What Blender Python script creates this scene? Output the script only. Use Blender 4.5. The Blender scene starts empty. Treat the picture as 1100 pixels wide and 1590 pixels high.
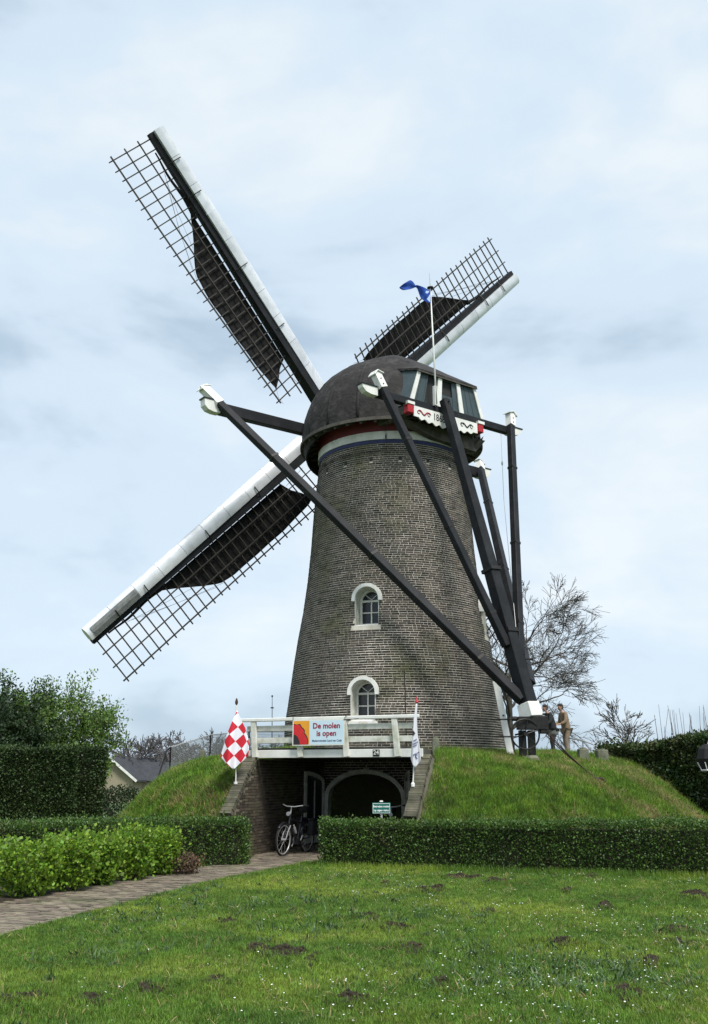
import bpy, bmesh, math, random
import numpy as np
from mathutils import Vector, Matrix

# ------------------------------------------------------------------ camera, sky, sun, exposure
scene = bpy.context.scene
COL = scene.collection
rad = math.radians
F, PITCH, CAMH = 1460.46, rad(15.5), 1.75          # focal length in px of a 1100x1590 frame, pitch up, eye height
cam_d = bpy.data.cameras.new('camera'); cam = bpy.data.objects.new('camera', cam_d); COL.objects.link(cam)
cam.location = (0, 0, CAMH); cam.rotation_euler = (rad(90) + PITCH, 0, 0)
cam_d.sensor_fit = 'VERTICAL'; cam_d.sensor_height = 24; cam_d.lens = F / 1590 * 24
cam_d.clip_start = 0.1; cam_d.clip_end = 3000
scene.camera = cam

SUN_EL, SUN_AZ = 56, 152        # degrees; azimuth from +Y (away from the camera) towards +X
world = bpy.data.worlds.new('World'); scene.world = world; world.use_nodes = True
def build_world():
    nt = world.node_tree; N = nt.nodes; L = nt.links; N.clear()
    out = N.new('ShaderNodeOutputWorld'); bg = N.new('ShaderNodeBackground'); bg.inputs['Strength'].default_value = 0.1
    sky = N.new('ShaderNodeTexSky'); sky.sky_type = 'NISHITA'; sky.sun_disc = False
    sky.sun_elevation = rad(SUN_EL); sky.sun_rotation = rad(SUN_AZ)
    tc = N.new('ShaderNodeTexCoord')
    mp = N.new('ShaderNodeMapping'); mp.inputs['Scale'].default_value = (1, 1, 2.0); mp.inputs['Location'].default_value = (-2.4, 3.3, 5.1)
    L.new(tc.outputs['Generated'], mp.inputs['Vector'])
    n1 = N.new('ShaderNodeTexNoise'); n1.inputs['Scale'].default_value = 2.3; n1.inputs['Detail'].default_value = 5; n1.inputs['Roughness'].default_value = .5
    n1.inputs['Distortion'].default_value = .35
    n2 = N.new('ShaderNodeTexNoise'); n2.inputs['Scale'].default_value = 7.0; n2.inputs['Detail'].default_value = 6; n2.inputs['Roughness'].default_value = .55
    L.new(mp.outputs[0], n1.inputs['Vector']); L.new(mp.outputs[0], n2.inputs['Vector'])
    ma = N.new('ShaderNodeMath'); ma.operation = 'MULTIPLY_ADD'; ma.inputs[1].default_value = .24
    L.new(n2.outputs['Fac'], ma.inputs[0]); L.new(n1.outputs['Fac'], ma.inputs[2])
    rp = N.new('ShaderNodeValToRGB'); L.new(ma.outputs[0], rp.inputs['Fac'])
    cr = rp.color_ramp; cr.interpolation = 'EASE'
    cr.elements[0].position = .455; cr.elements[0].color = (.48, .61, .74, 1)
    cr.elements[1].position = .78; cr.elements[1].color = (.87, .94, .98, 1)
    e = cr.elements.new(.60); e.color = (.70, .83, .95, 1)
    sc = N.new('ShaderNodeVectorMath'); sc.operation = 'SCALE'; sc.inputs['Scale'].default_value = 8.3
    L.new(rp.outputs['Color'], sc.inputs[0])
    mx = N.new('ShaderNodeMix'); mx.data_type = 'RGBA'; mx.inputs['Factor'].default_value = .9
    L.new(sky.outputs[0], mx.inputs['A']); L.new(sc.outputs[0], mx.inputs['B'])
    L.new(mx.outputs['Result'], bg.inputs['Color']); L.new(bg.outputs[0], out.inputs['Surface'])
build_world()
sun_d = bpy.data.lights.new('sun', 'SUN'); sun_d.energy = 3.2; sun_d.angle = rad(16); sun_d.color = (1, .96, .9)
sun = bpy.data.objects.new('sun', sun_d); COL.objects.link(sun); sun.location = (0, 0, 60)
sdir = Vector((math.sin(rad(SUN_AZ)) * math.cos(rad(SUN_EL)), math.cos(rad(SUN_AZ)) * math.cos(rad(SUN_EL)), math.sin(rad(SUN_EL))))
sun.rotation_euler = (-sdir).to_track_quat('-Z', 'Y').to_euler()
scene.view_settings.view_transform = 'Standard'; scene.view_settings.look = 'None'
scene.view_settings.exposure = 0.36; scene.view_settings.gamma = 1; scene.view_settings.use_curve_mapping = False

# ------------------------------------------------------------------ helpers
V = Vector
_c, _s = math.cos(PITCH), math.sin(PITCH)
def ray(px, py):
    a = (px - 550) / F; b = (795 - py) / F
    return V((a, _c - b * _s, _s + b * _c))
def at(px, py, y):                    # the point of the photograph's (px, py) that stands y metres away
    r = ray(px, py); return r * (y / r.y) + V((0, 0, CAMH))
def gnd(px, py, z=0):
    r = ray(px, py); return r * ((z - CAMH) / r.z) + V((0, 0, CAMH))

def tag(o, label=None, cat=None, group=None, kind=None):
    if label: o['label'] = label
    if cat: o['category'] = cat
    if group: o['group'] = group
    if kind: o['kind'] = kind
    return o
def empty(name, loc, label=None, cat=None, group=None, rz=0):
    o = bpy.data.objects.new(name, None); COL.objects.link(o); o.location = loc; o.rotation_euler = (0, 0, rz)
    o.empty_display_size = .2
    return tag(o, label, cat, group)
def root_of(o):
    while o.parent: o = o.parent
    return o
class MB:
    """collects shapes; build() links them as ONE mesh object"""
    def __init__(s): s.v = []; s.f = []; s.mi = []; s.uv = {}
    def add(s, vs, fs, m=0):
        n = len(s.v); s.v += [tuple(p) for p in vs]
        for f in fs: s.f.append(tuple(i + n for i in f)); s.mi.append(m)
        return s
    def box(s, c, x, y, z, m=0):        # centre and three half-axis vectors
        c, x, y, z = V(c), V(x), V(y), V(z)
        vs = [c + x * i + y * j + z * k for k in (-1, 1) for j in (-1, 1) for i in (-1, 1)]
        return s.add(vs, [(0, 2, 3, 1), (4, 5, 7, 6), (0, 1, 5, 4), (2, 6, 7, 3), (0, 4, 6, 2), (1, 3, 7, 5)], m)
    def abox(s, c, sx, sy, sz, m=0): return s.box(c, (sx / 2, 0, 0), (0, sy / 2, 0), (0, 0, sz / 2), m)
    def beam(s, a, b, w, h, up=(0, 0, 1), m=0, w2=None, h2=None):
        a, b = V(a), V(b); d = (b - a).normalized(); x = d.cross(V(up)).normalized(); y = x.cross(d).normalized()
        w2 = w if w2 is None else w2; h2 = h if h2 is None else h2
        vs = [a + x * (i * w / 2) + y * (j * h / 2) for i, j in ((-1, -1), (1, -1), (1, 1), (-1, 1))]
        vs += [b + x * (i * w2 / 2) + y * (j * h2 / 2) for i, j in ((-1, -1), (1, -1), (1, 1), (-1, 1))]
        return s.add(vs, [(0, 1, 2, 3), (7, 6, 5, 4), (0, 4, 5, 1), (1, 5, 6, 2), (2, 6, 7, 3), (3, 7, 4, 0)], m)
    def tube(s, pts, rs, n=6, m=0, caps=True, closed=False):
        pts = [V(p) for p in pts]; k = len(pts)
        if not hasattr(rs, '__len__'): rs = [rs] * k
        vs = []; ref = None
        for i, p in enumerate(pts):
            if closed: d = pts[(i + 1) % k] - pts[i - 1]
            else: d = pts[min(i + 1, k - 1)] - pts[max(i - 1, 0)]
            d.normalize()
            if ref is None:
                ref = d.orthogonal().normalized()
            x = (ref - d * ref.dot(d)); x = x.normalized() if x.length > 1e-6 else d.orthogonal().normalized()
            ref = x; y = d.cross(x)
            for j in range(n):
                a = 2 * math.pi * j / n
                vs.append(p + (x * math.cos(a) + y * math.sin(a)) * rs[i])
        fs = []
        for i in range(k if closed else k - 1):
            for j in range(n):
                a, b = i * n + j, i * n + (j + 1) % n; i2 = ((i + 1) % k) * n
                fs.append((a, b, i2 + (j + 1) % n, i2 + j))
        if caps and not closed:
            fs.append(tuple(range(n - 1, -1, -1))); fs.append(tuple((k - 1) * n + j for j in range(n)))
        return s.add(vs, fs, m)
    def prism(s, poly, o, x, y, d, m=0):   # polygon (2D) in the plane o + x*a + y*b, extruded by vector d
        o, x, y, d = V(o), V(x), V(y), V(d); n = len(poly)
        vs = [o + x * a + y * b for a, b in poly] + [o + x * a + y * b + d for a, b in poly]
        fs = [tuple(range(n - 1, -1, -1)), tuple(range(n, 2 * n))] + [(i, (i + 1) % n, n + (i + 1) % n, n + i) for i in range(n)]
        return s.add(vs, fs, m)
    def ring(s, outer, inner, o, x, y, d, m=0, closed=False):  # band between two 2D polylines, extruded by d
        o, x, y, d = V(o), V(x), V(y), V(d); n = len(outer)
        P = lambda q, e: o + x * q[0] + y * q[1] + d * e
        vs = [P(q, 0) for q in outer] + [P(q, 0) for q in inner] + [P(q, 1) for q in outer] + [P(q, 1) for q in inner]
        fs = []
        for i in range(n if closed else n - 1):
            j = (i + 1) % n
            fs += [(i, j, n + j, n + i), (2 * n + i, 3 * n + i, 3 * n + j, 2 * n + j), (i, 2 * n + i, 2 * n + j, j), (n + i, n + j, 3 * n + j, 3 * n + i)]
        if not closed:
            e = n - 1
            fs += [(0, n, 3 * n, 2 * n), (e, 2 * n + e, 3 * n + e, n + e)]
        return s.add(vs, fs, m)
    def lathe(s, prof, c, n=24, m=0, axis=(0, 0, 1), caps=True):
        c = V(c); az = V(axis).normalized(); ax = az.orthogonal().normalized(); ay = az.cross(ax)
        vs = [c + az * h + (ax * math.cos(2 * math.pi * j / n) + ay * math.sin(2 * math.pi * j / n)) * r for r, h in prof for j in range(n)]
        k = len(prof); fs = [(i * n + j, i * n + (j + 1) % n, (i + 1) * n + (j + 1) % n, (i + 1) * n + j) for i in range(k - 1) for j in range(n)]
        if caps: fs += [tuple(range(n - 1, -1, -1)), tuple((k - 1) * n + j for j in range(n))]
        return s.add(vs, fs, m)
    def mesh(s, name, mats, base=V((0, 0, 0)), smooth=False):
        me = bpy.data.meshes.new(name)
        me.from_pydata([(p[0] - base.x, p[1] - base.y, p[2] - base.z) for p in s.v], [], s.f)
        for m in (mats if isinstance(mats, (list, tuple)) else [mats]): me.materials.append(m)
        if len(set(s.mi)) > 1: me.polygons.foreach_set('material_index', s.mi)
        bm = bmesh.new(); bm.from_mesh(me); bmesh.ops.recalc_face_normals(bm, faces=bm.faces); bm.to_mesh(me); bm.free()
        if smooth:
            me.polygons.foreach_set('use_smooth', [True] * len(me.polygons))
            if smooth is not True:
                me.set_sharp_from_angle(angle=rad(smooth))
        me.update()
        return me
    def build(s, name, mats, parent=None, smooth=False, bevel=0, local=False):
        base = V((0, 0, 0)) if (local or parent is None) else root_of(parent).location.copy()
        o = bpy.data.objects.new(name, s.mesh(name, mats, base, smooth)); COL.objects.link(o); o.parent = parent
        if bevel:
            b = o.modifiers.new('bevel', 'BEVEL'); b.width = bevel; b.segments = 1; b.limit_method = 'ANGLE'; b.angle_limit = rad(40)
        return o
def mesh_np(name, v, f, mats, base=(0, 0, 0), mi=None):    # numpy verts (n,3) and quads/tris (m,k)
    me = bpy.data.meshes.new(name); v = np.asarray(v, np.float32) - np.asarray(base, np.float32); f = np.asarray(f, np.int32); k = f.shape[1]
    me.vertices.add(len(v)); me.vertices.foreach_set('co', v.ravel())
    me.loops.add(f.size); me.loops.foreach_set('vertex_index', f.ravel())
    me.polygons.add(len(f)); me.polygons.foreach_set('loop_start', np.arange(0, f.size, k, dtype=np.int32))
    try: me.polygons.foreach_set('loop_total', np.full(len(f), k, np.int32))
    except Exception: pass
    for m in (mats if isinstance(mats, (list, tuple)) else [mats]): me.materials.append(m)
    if mi is not None: me.polygons.foreach_set('material_index', np.asarray(mi, np.int32))
    me.update(calc_edges=True); return me
def obj_np(name, v, f, mats, parent=None, mi=None):
    base = root_of(parent).location if parent else V((0, 0, 0))
    o = bpy.data.objects.new(name, mesh_np(name, v, f, mats, base, mi)); COL.objects.link(o); o.parent = parent
    return o
def inst(name, me, loc, rot, scale, parent):
    o = bpy.data.objects.new(name, me); COL.objects.link(o); o.parent = parent
    o.location = V(loc) - (root_of(parent).location if parent else V((0, 0, 0)))
    o.rotation_euler = rot; o.scale = scale
    return o
def text_mb(s, size, o, x, y, bold=0.0, align='CENTER', m=0):
    cu = bpy.data.curves.new('t', 'FONT'); cu.body = s; cu.size = size; cu.align_x = align; cu.align_y = 'CENTER'; cu.offset = bold; cu.resolution_u = 3
    ob = bpy.data.objects.new('t', cu); COL.objects.link(ob); dg = bpy.context.evaluated_depsgraph_get()
    me = bpy.data.meshes.new_from_object(ob.evaluated_get(dg)); mb = MB()
    o, x, y = V(o), V(x), V(y)
    mb.add([o + x * p.co.x + y * p.co.y for p in me.vertices], [tuple(p.vertices) for p in me.polygons], m)
    bpy.data.objects.remove(ob); bpy.data.curves.remove(cu); bpy.data.meshes.remove(me)
    return mb

# ------------------------------------------------------------------ materials
MATS = {}
def mat(name, col, rough=.7, col2=None, scale=6, bump=0, bscale=None, metal=0, spec=.4, obj_rand=0, island=0, transl=0, detail=5, contrast=(.35, .65), hue=0, world_noise=None, bdist=.02):
    m = bpy.data.materials.new(name); m.use_nodes = True; nt = m.node_tree; N, L = nt.nodes, nt.links
    b = N['Principled BSDF']; b.inputs['Roughness'].default_value = rough; b.inputs['Metallic'].default_value = metal
    b.inputs['Specular IOR Level'].default_value = spec
    tc = N.new('ShaderNodeNewGeometry'); src = None
    rgb = N.new('ShaderNodeRGB'); rgb.outputs[0].default_value = (*col, 1); cur = rgb.outputs[0]
    if col2:
        nz = N.new('ShaderNodeTexNoise'); nz.inputs['Scale'].default_value = scale; nz.inputs['Detail'].default_value = detail; nz.inputs['Roughness'].default_value = .6
        L.new(tc.outputs['Position'], nz.inputs['Vector'])
        mr = N.new('ShaderNodeMapRange'); mr.inputs['From Min'].default_value = contrast[0]; mr.inputs['From Max'].default_value = contrast[1]
        L.new(nz.outputs['Fac'], mr.inputs['Value'])
        mx = N.new('ShaderNodeMix'); mx.data_type = 'RGBA'; mx.inputs['B'].default_value = (*col2, 1)
        L.new(mr.outputs[0], mx.inputs['Factor']); L.new(cur, mx.inputs['A']); cur = mx.outputs['Result']
    if world_noise:            # (colour, scale, lo, hi): broad patches in world space
        wc, ws, lo, hi = world_noise
        nz = N.new('ShaderNodeTexNoise'); nz.inputs['Scale'].default_value = ws; nz.inputs['Detail'].default_value = 4; L.new(tc.outputs['Position'], nz.inputs['Vector'])
        mr = N.new('ShaderNodeMapRange'); mr.inputs['From Min'].default_value = lo; mr.inputs['From Max'].default_value = hi; L.new(nz.outputs['Fac'], mr.inputs['Value'])
        mx = N.new('ShaderNodeMix'); mx.data_type = 'RGBA'; mx.inputs['B'].default_value = (*wc, 1)
        L.new(mr.outputs[0], mx.inputs['Factor']); L.new(cur, mx.inputs['A']); cur = mx.outputs['Result']
    if obj_rand or island:
        add = N.new('ShaderNodeMath'); add.operation = 'ADD'; oi = N.new('ShaderNodeObjectInfo')
        if island: L.new(tc.outputs['Random Per Island'], add.inputs[0])
        else: add.inputs[0].default_value = 0
        L.new(oi.outputs['Random'], add.inputs[1])
        fr = N.new('ShaderNodeMath'); fr.operation = 'FRACT'; L.new(add.outputs[0], fr.inputs[0])
        amp = obj_rand or island
        mr = N.new('ShaderNodeMapRange'); mr.inputs['To Min'].default_value = 1 - amp; mr.inputs['To Max'].default_value = 1 + amp; L.new(fr.outputs[0], mr.inputs['Value'])
        hs = N.new('ShaderNodeHueSaturation'); L.new(cur, hs.inputs['Color']); L.new(mr.outputs[0], hs.inputs['Value'])
        if hue:
            m3 = N.new('ShaderNodeMath'); m3.operation = 'MULTIPLY'; m3.inputs[1].default_value = 7.31; L.new(fr.outputs[0], m3.inputs[0])
            m4 = N.new('ShaderNodeMath'); m4.operation = 'FRACT'; L.new(m3.outputs[0], m4.inputs[0])
            mh = N.new('ShaderNodeMapRange'); mh.inputs['To Min'].default_value = .5 - hue; mh.inputs['To Max'].default_value = .5 + hue
            L.new(m4.outputs[0], mh.inputs['Value']); L.new(mh.outputs[0], hs.inputs['Hue'])
        cur = hs.outputs['Color']
    L.new(cur, b.inputs['Base Color'])
    if bump:
        nb = N.new('ShaderNodeTexNoise'); nb.inputs['Scale'].default_value = bscale or scale * 4; nb.inputs['Detail'].default_value = 6; L.new(tc.outputs['Position'], nb.inputs['Vector'])
        bp = N.new('ShaderNodeBump'); bp.inputs['Strength'].default_value = bump; bp.inputs['Distance'].default_value = bdist; L.new(nb.outputs['Fac'], bp.inputs['Height']); L.new(bp.outputs[0], b.inputs['Normal'])
    if transl:
        tr = N.new('ShaderNodeBsdfTranslucent'); L.new(cur, tr.inputs['Color']); ms = N.new('ShaderNodeMixShader'); ms.inputs[0].default_value = transl
        L.new(b.outputs[0], ms.inputs[1]); L.new(tr.outputs[0], ms.inputs[2]); L.new(ms.outputs[0], N['Material Output'].inputs['Surface'])
    MATS[name] = m; return m
M_mortar = mat('mortar', (.66, .62, .54), .95, (.42, .39, .32), 2.6, bump=.5, bscale=60, world_noise=((.22, .22, .13), .55, .52, .70))
M_brick = mat('brick', (.074, .059, .048), .9, (.036, .031, .026), 9, bump=.4, bscale=90, island=.62, hue=.015, world_noise=((.052, .052, .028), .55, .54, .70))
M_brickdark = mat('brick_wall', (.085, .066, .046), .95, (.05, .042, .032), 6, bump=.5, bscale=70, island=.45, hue=.015, world_noise=((.075, .08, .03), .9, .52, .7))
M_mortar2 = mat('mortar_wall', (.24, .21, .16), .95, (.14, .12, .09), 3, bump=.4, bscale=60)
M_coping = mat('coping_brick', (.125, .112, .085), .95, (.07, .072, .042), 5, bump=.5, bscale=60, island=.3)
M_black = mat('tarred_timber', (.010, .011, .013), .6, (.026, .027, .031), 2.2, bump=.3, bscale=22, spec=.22, contrast=(.42, .8))
M_lath = mat('weathered_lath', (.060, .055, .050), .75, (.035, .032, .028), 8)
M_white = mat('white_paint', (.78, .78, .74), .5, (.62, .62, .56), 3.5, bump=.08, bscale=50, contrast=(.4, .75))
M_offwhite = mat('weathered_white_paint', (.66, .66, .60), .6, (.36, .38, .28), 5, bump=.1, bscale=50, contrast=(.42, .75))
M_nose = mat('white_metal_sheet', (.70, .72, .74), .34, (.48, .50, .52), 2.6, metal=.25, spec=.5, obj_rand=.06, contrast=(.45, .8))
M_flap = mat('grey_metal_flap', (.16, .17, .17), .45, (.25, .26, .25), 6, metal=.3)
M_cloth = mat('brown_sailcloth', (.009, .0078, .0075), .9, (.006, .005, .005), 5, bump=.4, bscale=14, bdist=.04)
M_roof = mat('bitumen_roofing', (.020, .018, .0175), .85, (.054, .049, .047), 3.2, bump=.7, bscale=7, contrast=(.48, .72), bdist=.05)
M_eave = mat('eave_timber', (.060, .052, .044), .8, (.10, .095, .08), 5)
M_gable = mat('grey_green_boards', (.040, .062, .068), .55, (.055, .08, .088), 3, bump=.1, bscale=30)
M_red = mat('dark_red_paint', (.13, .010, .014), .6, (.08, .008, .010), 4)
M_redbright = mat('red_paint', (.42, .015, .022), .5, (.33, .012, .02), 4)
M_bandwhite = mat('band_white', (.72, .72, .68), .7, (.52, .52, .46), 3)
M_bandblue = mat('band_blue', (.04, .05, .15), .7, (.03, .035, .09), 4)
M_glass = mat('window_glass', (.025, .03, .036), .12, spec=.4)
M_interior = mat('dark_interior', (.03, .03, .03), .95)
M_iron = mat('black_iron', (.016, .016, .017), .5, (.03, .028, .025), 12, metal=.4)
M_rust = mat('rusty_rope', (.07, .040, .028), .9, (.04, .03, .025), 20)
M_concrete = mat('weathered_concrete', (.20, .20, .15), .95, (.11, .12, .08), 6, bump=.4, bscale=40)
M_soil = mat('bare_soil', (.052, .040, .022), .98, (.024, .019, .011), 14, bump=.8, bscale=50, bdist=.03)
M_ground = mat('far_meadow', (.06, .11, .03), .95, (.09, .13, .045), .6, bump=.3, bscale=5)
M_lawnbase = mat('lawn_soil', (.040, .062, .018), .98, (.055, .05, .028), 7, bump=.8, bscale=60, bdist=.03)
M_paver = mat('clinker_paver', (.225, .188, .14), .9, (.135, .113, .084), 3.5, bump=.5, bscale=60, island=.35, hue=.02, world_noise=((.09, .10, .045), .8, .55, .75))
M_joint = mat('sand_joint', (.075, .066, .045), .98, (.05, .055, .025), 4, bump=.4, bscale=60)
M_bark = mat('bark', (.055, .048, .040), .95, (.085, .078, .06), 8, bump=.5, bscale=20)
M_twig = mat('bare_twigs', (.065, .056, .048), .95, (.10, .09, .075), 3)
M_fartwig = mat('far_twigs', (.085, .08, .085), .95, (.12, .11, .11), 1.5)
M_leafhedge = mat('privet_leaf', (.090, .165, .030), .45, (.055, .115, .022), 2.6, island=.5, hue=.025, transl=.22, spec=.45, world_noise=((.085, .075, .03), 1.3, .60, .74))
M_leaftall = mat('beech_hedge_leaf', (.042, .075, .018), .55, (.026, .052, .013), 1.2, island=.45, hue=.02, transl=.12)
M_leafdark = mat('laurel_leaf', (.040, .080, .019), .4, (.06, .075, .022), 1.2, island=.5, hue=.025, transl=.12, spec=.5)
M_leafshrub = mat('hydrangea_leaf', (.21, .34, .032), .5, (.13, .25, .026), 2.4, island=.4, hue=.02, transl=.32)
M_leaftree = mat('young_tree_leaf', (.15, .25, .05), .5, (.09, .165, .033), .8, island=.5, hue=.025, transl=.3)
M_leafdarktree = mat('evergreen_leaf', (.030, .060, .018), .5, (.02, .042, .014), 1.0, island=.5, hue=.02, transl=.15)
M_dryleaf = mat('dry_leaf', (.14, .085, .05), .9, (.08, .05, .035), 5, island=.5)
M_core = mat('shaded_hedge_twigs', (.022, .024, .014), .98, (.032, .026, .018), 6)  # twig brown-green kept dark, shade inside the hedge is in the colour
M_grass = mat('grass_blade', (.148, .262, .034), .55, (.092, .180, .027), .9, obj_rand=.45, hue=.02, transl=.36, world_noise=((.245, .335, .048), .42, .48, .64), spec=.3)
M_grassm = mat('mound_grass_blade', (.18, .31, .032), .55, (.085, .175, .022), 2.2, obj_rand=.45, hue=.02, transl=.35, world_noise=((.30, .27, .10), .75, .56, .72), spec=.3)
M_dry = mat('dry_grass_blade', (.36, .29, .13), .8, (.24, .20, .09), 2, obj_rand=.35, transl=.25)
M_daisy = mat('daisy_petal', (.85, .85, .82), .7)
M_flagblue = mat('blue_flag_cloth', (.012, .055, .32), .8, (.02, .09, .42), 5, transl=.2)
M_flagwhite = mat('white_flag_cloth', (.78, .79, .84), .8, transl=.2)
M_bluewhite = mat('pale_blue_print', (.45, .58, .80), .8)
M_flagred = mat('red_flag_cloth', (.55, .012, .028), .8, (.45, .01, .022), 6, transl=.2)
M_inkblue = mat('dark_blue_ink', (.03, .05, .16), .8)
M_ink = mat('dark_ink', (.03, .025, .03), .8)
M_inkred = mat('dark_red_ink', (.30, .012, .04), .8)
M_bannerblue = mat('banner_pale_blue', (.60, .76, .84), .6, (.55, .71, .80), 3)
M_orange = mat('banner_orange', (.80, .36, .03), .6, (.74, .31, .03), 4)
M_poppy = mat('banner_poppy_red', (.66, .03, .03), .6, (.56, .02, .025), 6)
M_banneredge = mat('banner_hem', (.78, .78, .70), .6)
M_green = mat('green_sign_plate', (.004, .13, .105), .5)
M_plate = mat('black_plate', (.012, .012, .012), .5)
M_rubber = mat('tyre_rubber', (.012, .012, .013), .8)
M_alu = mat('brushed_aluminium', (.36, .36, .36), .42, metal=.3)
M_bikeframe = mat('dark_bike_enamel', (.015, .016, .02), .3, spec=.5)
M_bag = mat('black_canvas', (.014, .014, .016), .85, bump=.2, bscale=60)
M_skin = mat('skin', (.42, .24, .17), .6)
M_tan = mat('tan_jacket_cloth', (.26, .19, .12), .9, (.20, .15, .10), 14, bump=.3, bscale=30)
M_trouser = mat('khaki_trouser_cloth', (.25, .19, .14), .9, (.19, .15, .11), 14)
M_darkcoat = mat('dark_coat_cloth', (.020, .020, .023), .9, (.03, .03, .032), 10)
M_grey = mat('grey_hem_cloth', (.13, .13, .12), .9)
M_hair = mat('dark_hair', (.022, .017, .013), .7)
M_housewall = mat('cream_house_wall', (.32, .28, .20), .9, (.26, .23, .16), 1.5)
M_tile = mat('dark_roof_tile', (.035, .038, .045), .9, (.05, .053, .06), 3)
M_wire = mat('galvanised_wire', (.45, .46, .46), .5, metal=.3)

# ------------------------------------------------------------------ foliage and scatter tools
def leaf_quads(P, Nrm, size, rng, flat=.6, aspect=.55):
    """P (n,3) leaf base points, Nrm (n,3) outward directions; returns verts and quads"""
    n = len(P); d = rng.normal(size=(n, 3)); d = Nrm * flat + d * (1 - flat) * .9
    d /= np.linalg.norm(d, axis=1, keepdims=True) + 1e-9
    r = rng.normal(size=(n, 3)); s = np.cross(d, r); s /= np.linalg.norm(s, axis=1, keepdims=True) + 1e-9
    up = np.cross(s, d)
    L = (size * rng.uniform(.65, 1.3, n))[:, None]; W = L * aspect
    a = P; b = P + d * L * .5 + s * W * .5 + up * L * .06; c = P + d * L + up * L * -.05; e = P + d * L * .5 - s * W * .5 + up * L * .06
    v = np.stack([a, b, c, e], 1).reshape(-1, 3); f = np.arange(4 * n).reshape(n, 4)
    return v, f
def smooth_noise(rng, n=6):
    K = rng.normal(size=(n, 3)); PH = rng.uniform(0, 6.28, n)
    def fn(p, sc): return sum(np.sin((p * sc) @ K[i] + PH[i]) for i in range(n)) / n
    return fn
def hedge(name, a, b, width, height, z0, leafm, n, size, label, cat, seed=1, rag=.05, zfun=None, group=None, height2=None):
    """clipped hedge: front face along a->b, going back by width"""
    rng = np.random.default_rng(seed); nz = smooth_noise(rng)
    a = np.array([a[0], a[1], 0.]); b = np.array([b[0], b[1], 0.]); L = np.linalg.norm(b - a); t = (b - a) / L; k = np.array([-t[1], t[0], 0.])
    if k[1] < 0: k = -k
    height2 = height if height2 is None else height2
    root = empty(name, (*((a + b) / 2 + k * width / 2)[:2], z0), label, cat, group)
    hh = lambda u: height + (height2 - height) * u / L
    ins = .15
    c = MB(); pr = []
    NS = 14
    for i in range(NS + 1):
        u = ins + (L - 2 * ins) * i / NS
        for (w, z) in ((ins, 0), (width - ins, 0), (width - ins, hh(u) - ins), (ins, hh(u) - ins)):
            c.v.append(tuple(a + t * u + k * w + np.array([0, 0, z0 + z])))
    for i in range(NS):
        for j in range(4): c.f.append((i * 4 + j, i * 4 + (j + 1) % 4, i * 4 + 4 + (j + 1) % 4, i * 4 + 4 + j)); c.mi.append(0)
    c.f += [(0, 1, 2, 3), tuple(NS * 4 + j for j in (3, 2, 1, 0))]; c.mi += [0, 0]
    c.build('shaded_twig_core', M_core, root)  # solid core behind the leaves, coloured as shaded twigs
    A = [L * height, L * width, L * height, width * height, width * height]; A = np.array(A) / sum(A)
    which = rng.choice(5, n, p=A); U = rng.uniform(0, L, n); W = rng.uniform(0, width, n); H = rng.uniform(0, 1, n)
    P = np.zeros((n, 3)); Nn = np.zeros((n, 3)); hu = height + (height2 - height) * U / L
    for w, nv in ((0, -k), (1, np.array([0, 0, 1.])), (2, k), (3, -t), (4, t)):
        i = which == w; Nn[i] = nv
        if w == 0: W[i] = 0
        if w == 1: H[i] = 1
        if w == 2: W[i] = width
        if w == 3: U[i] = 0
        if w == 4: U[i] = L
    P = a + t * U[:, None] + k * W[:, None]; P[:, 2] = z0 + H * hu
    bul = nz(P, 2.2) * rag + nz(P, 7.) * rag * .5 + rng.normal(size=n) * .022 - .02
    P = P + Nn * bul[:, None] - Nn * rng.uniform(0, .09, n)[:, None]
    stray = rng.uniform(size=n) < .035; P[stray] += Nn[stray] * rng.uniform(.02, .11, stray.sum())[:, None] + np.array([0, 0, .02])
    thin = (nz(P + 17., 1.7) + .5 * nz(P, 4.3) < -.42) & (rng.uniform(size=n) < .45)
    P[thin] -= Nn[thin] * .10
    Nn = Nn + np.array([0, 0, .35])
    v, f = leaf_quads(P, Nn, size, rng, .5, .62)
    tag(obj_np('foliage', v, f, leafm, root), kind='stuff')
    return root
def grow(mb, rng, p, d, length, r, depth, spread=.6, ratio=.72, nseg=4, kids=(2, 4), droop=0., ends=None, min_r=.004, wob=.12, sides=5):
    pts = [V(p)]; rs = [r]; q = V(p); dd = V(d).normalized(); r1 = max(r * .62, min_r)
    for i in range(nseg):
        dd = (dd + V(rng.normal(size=3)) * wob + V((0, 0, -droop))).normalized()
        q = q + dd * (length / nseg); pts.append(q.copy()); rs.append(r + (r1 - r) * (i + 1) / nseg)
    mb.tube(pts, rs, sides if r > .02 else 3, caps=False)
    if depth <= 0:
        if ends is not None: ends.append((q.copy(), dd.copy()))
        return
    for k in range(int(rng.integers(kids[0], kids[1] + 1)) + 1):
        i = nseg if k == 0 else int(rng.integers(max(1, nseg // 2), nseg + 1))
        ax = V(rng.normal(size=3)); nd = (dd + (ax - dd * ax.dot(dd)).normalized() * (spread * (.25 if k == 0 else rng.uniform(.6, 1.3)))).normalized()
        if ends is not None and depth == 1: ends.append((pts[i].copy(), nd.copy()))
        grow(mb, rng, pts[i], nd, length * ratio * rng.uniform(.75, 1.15), max(rs[i] * (.8 if k == 0 else .55), min_r), depth - 1, spread, ratio, nseg, kids, droop, ends, min_r, wob, sides)
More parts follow.
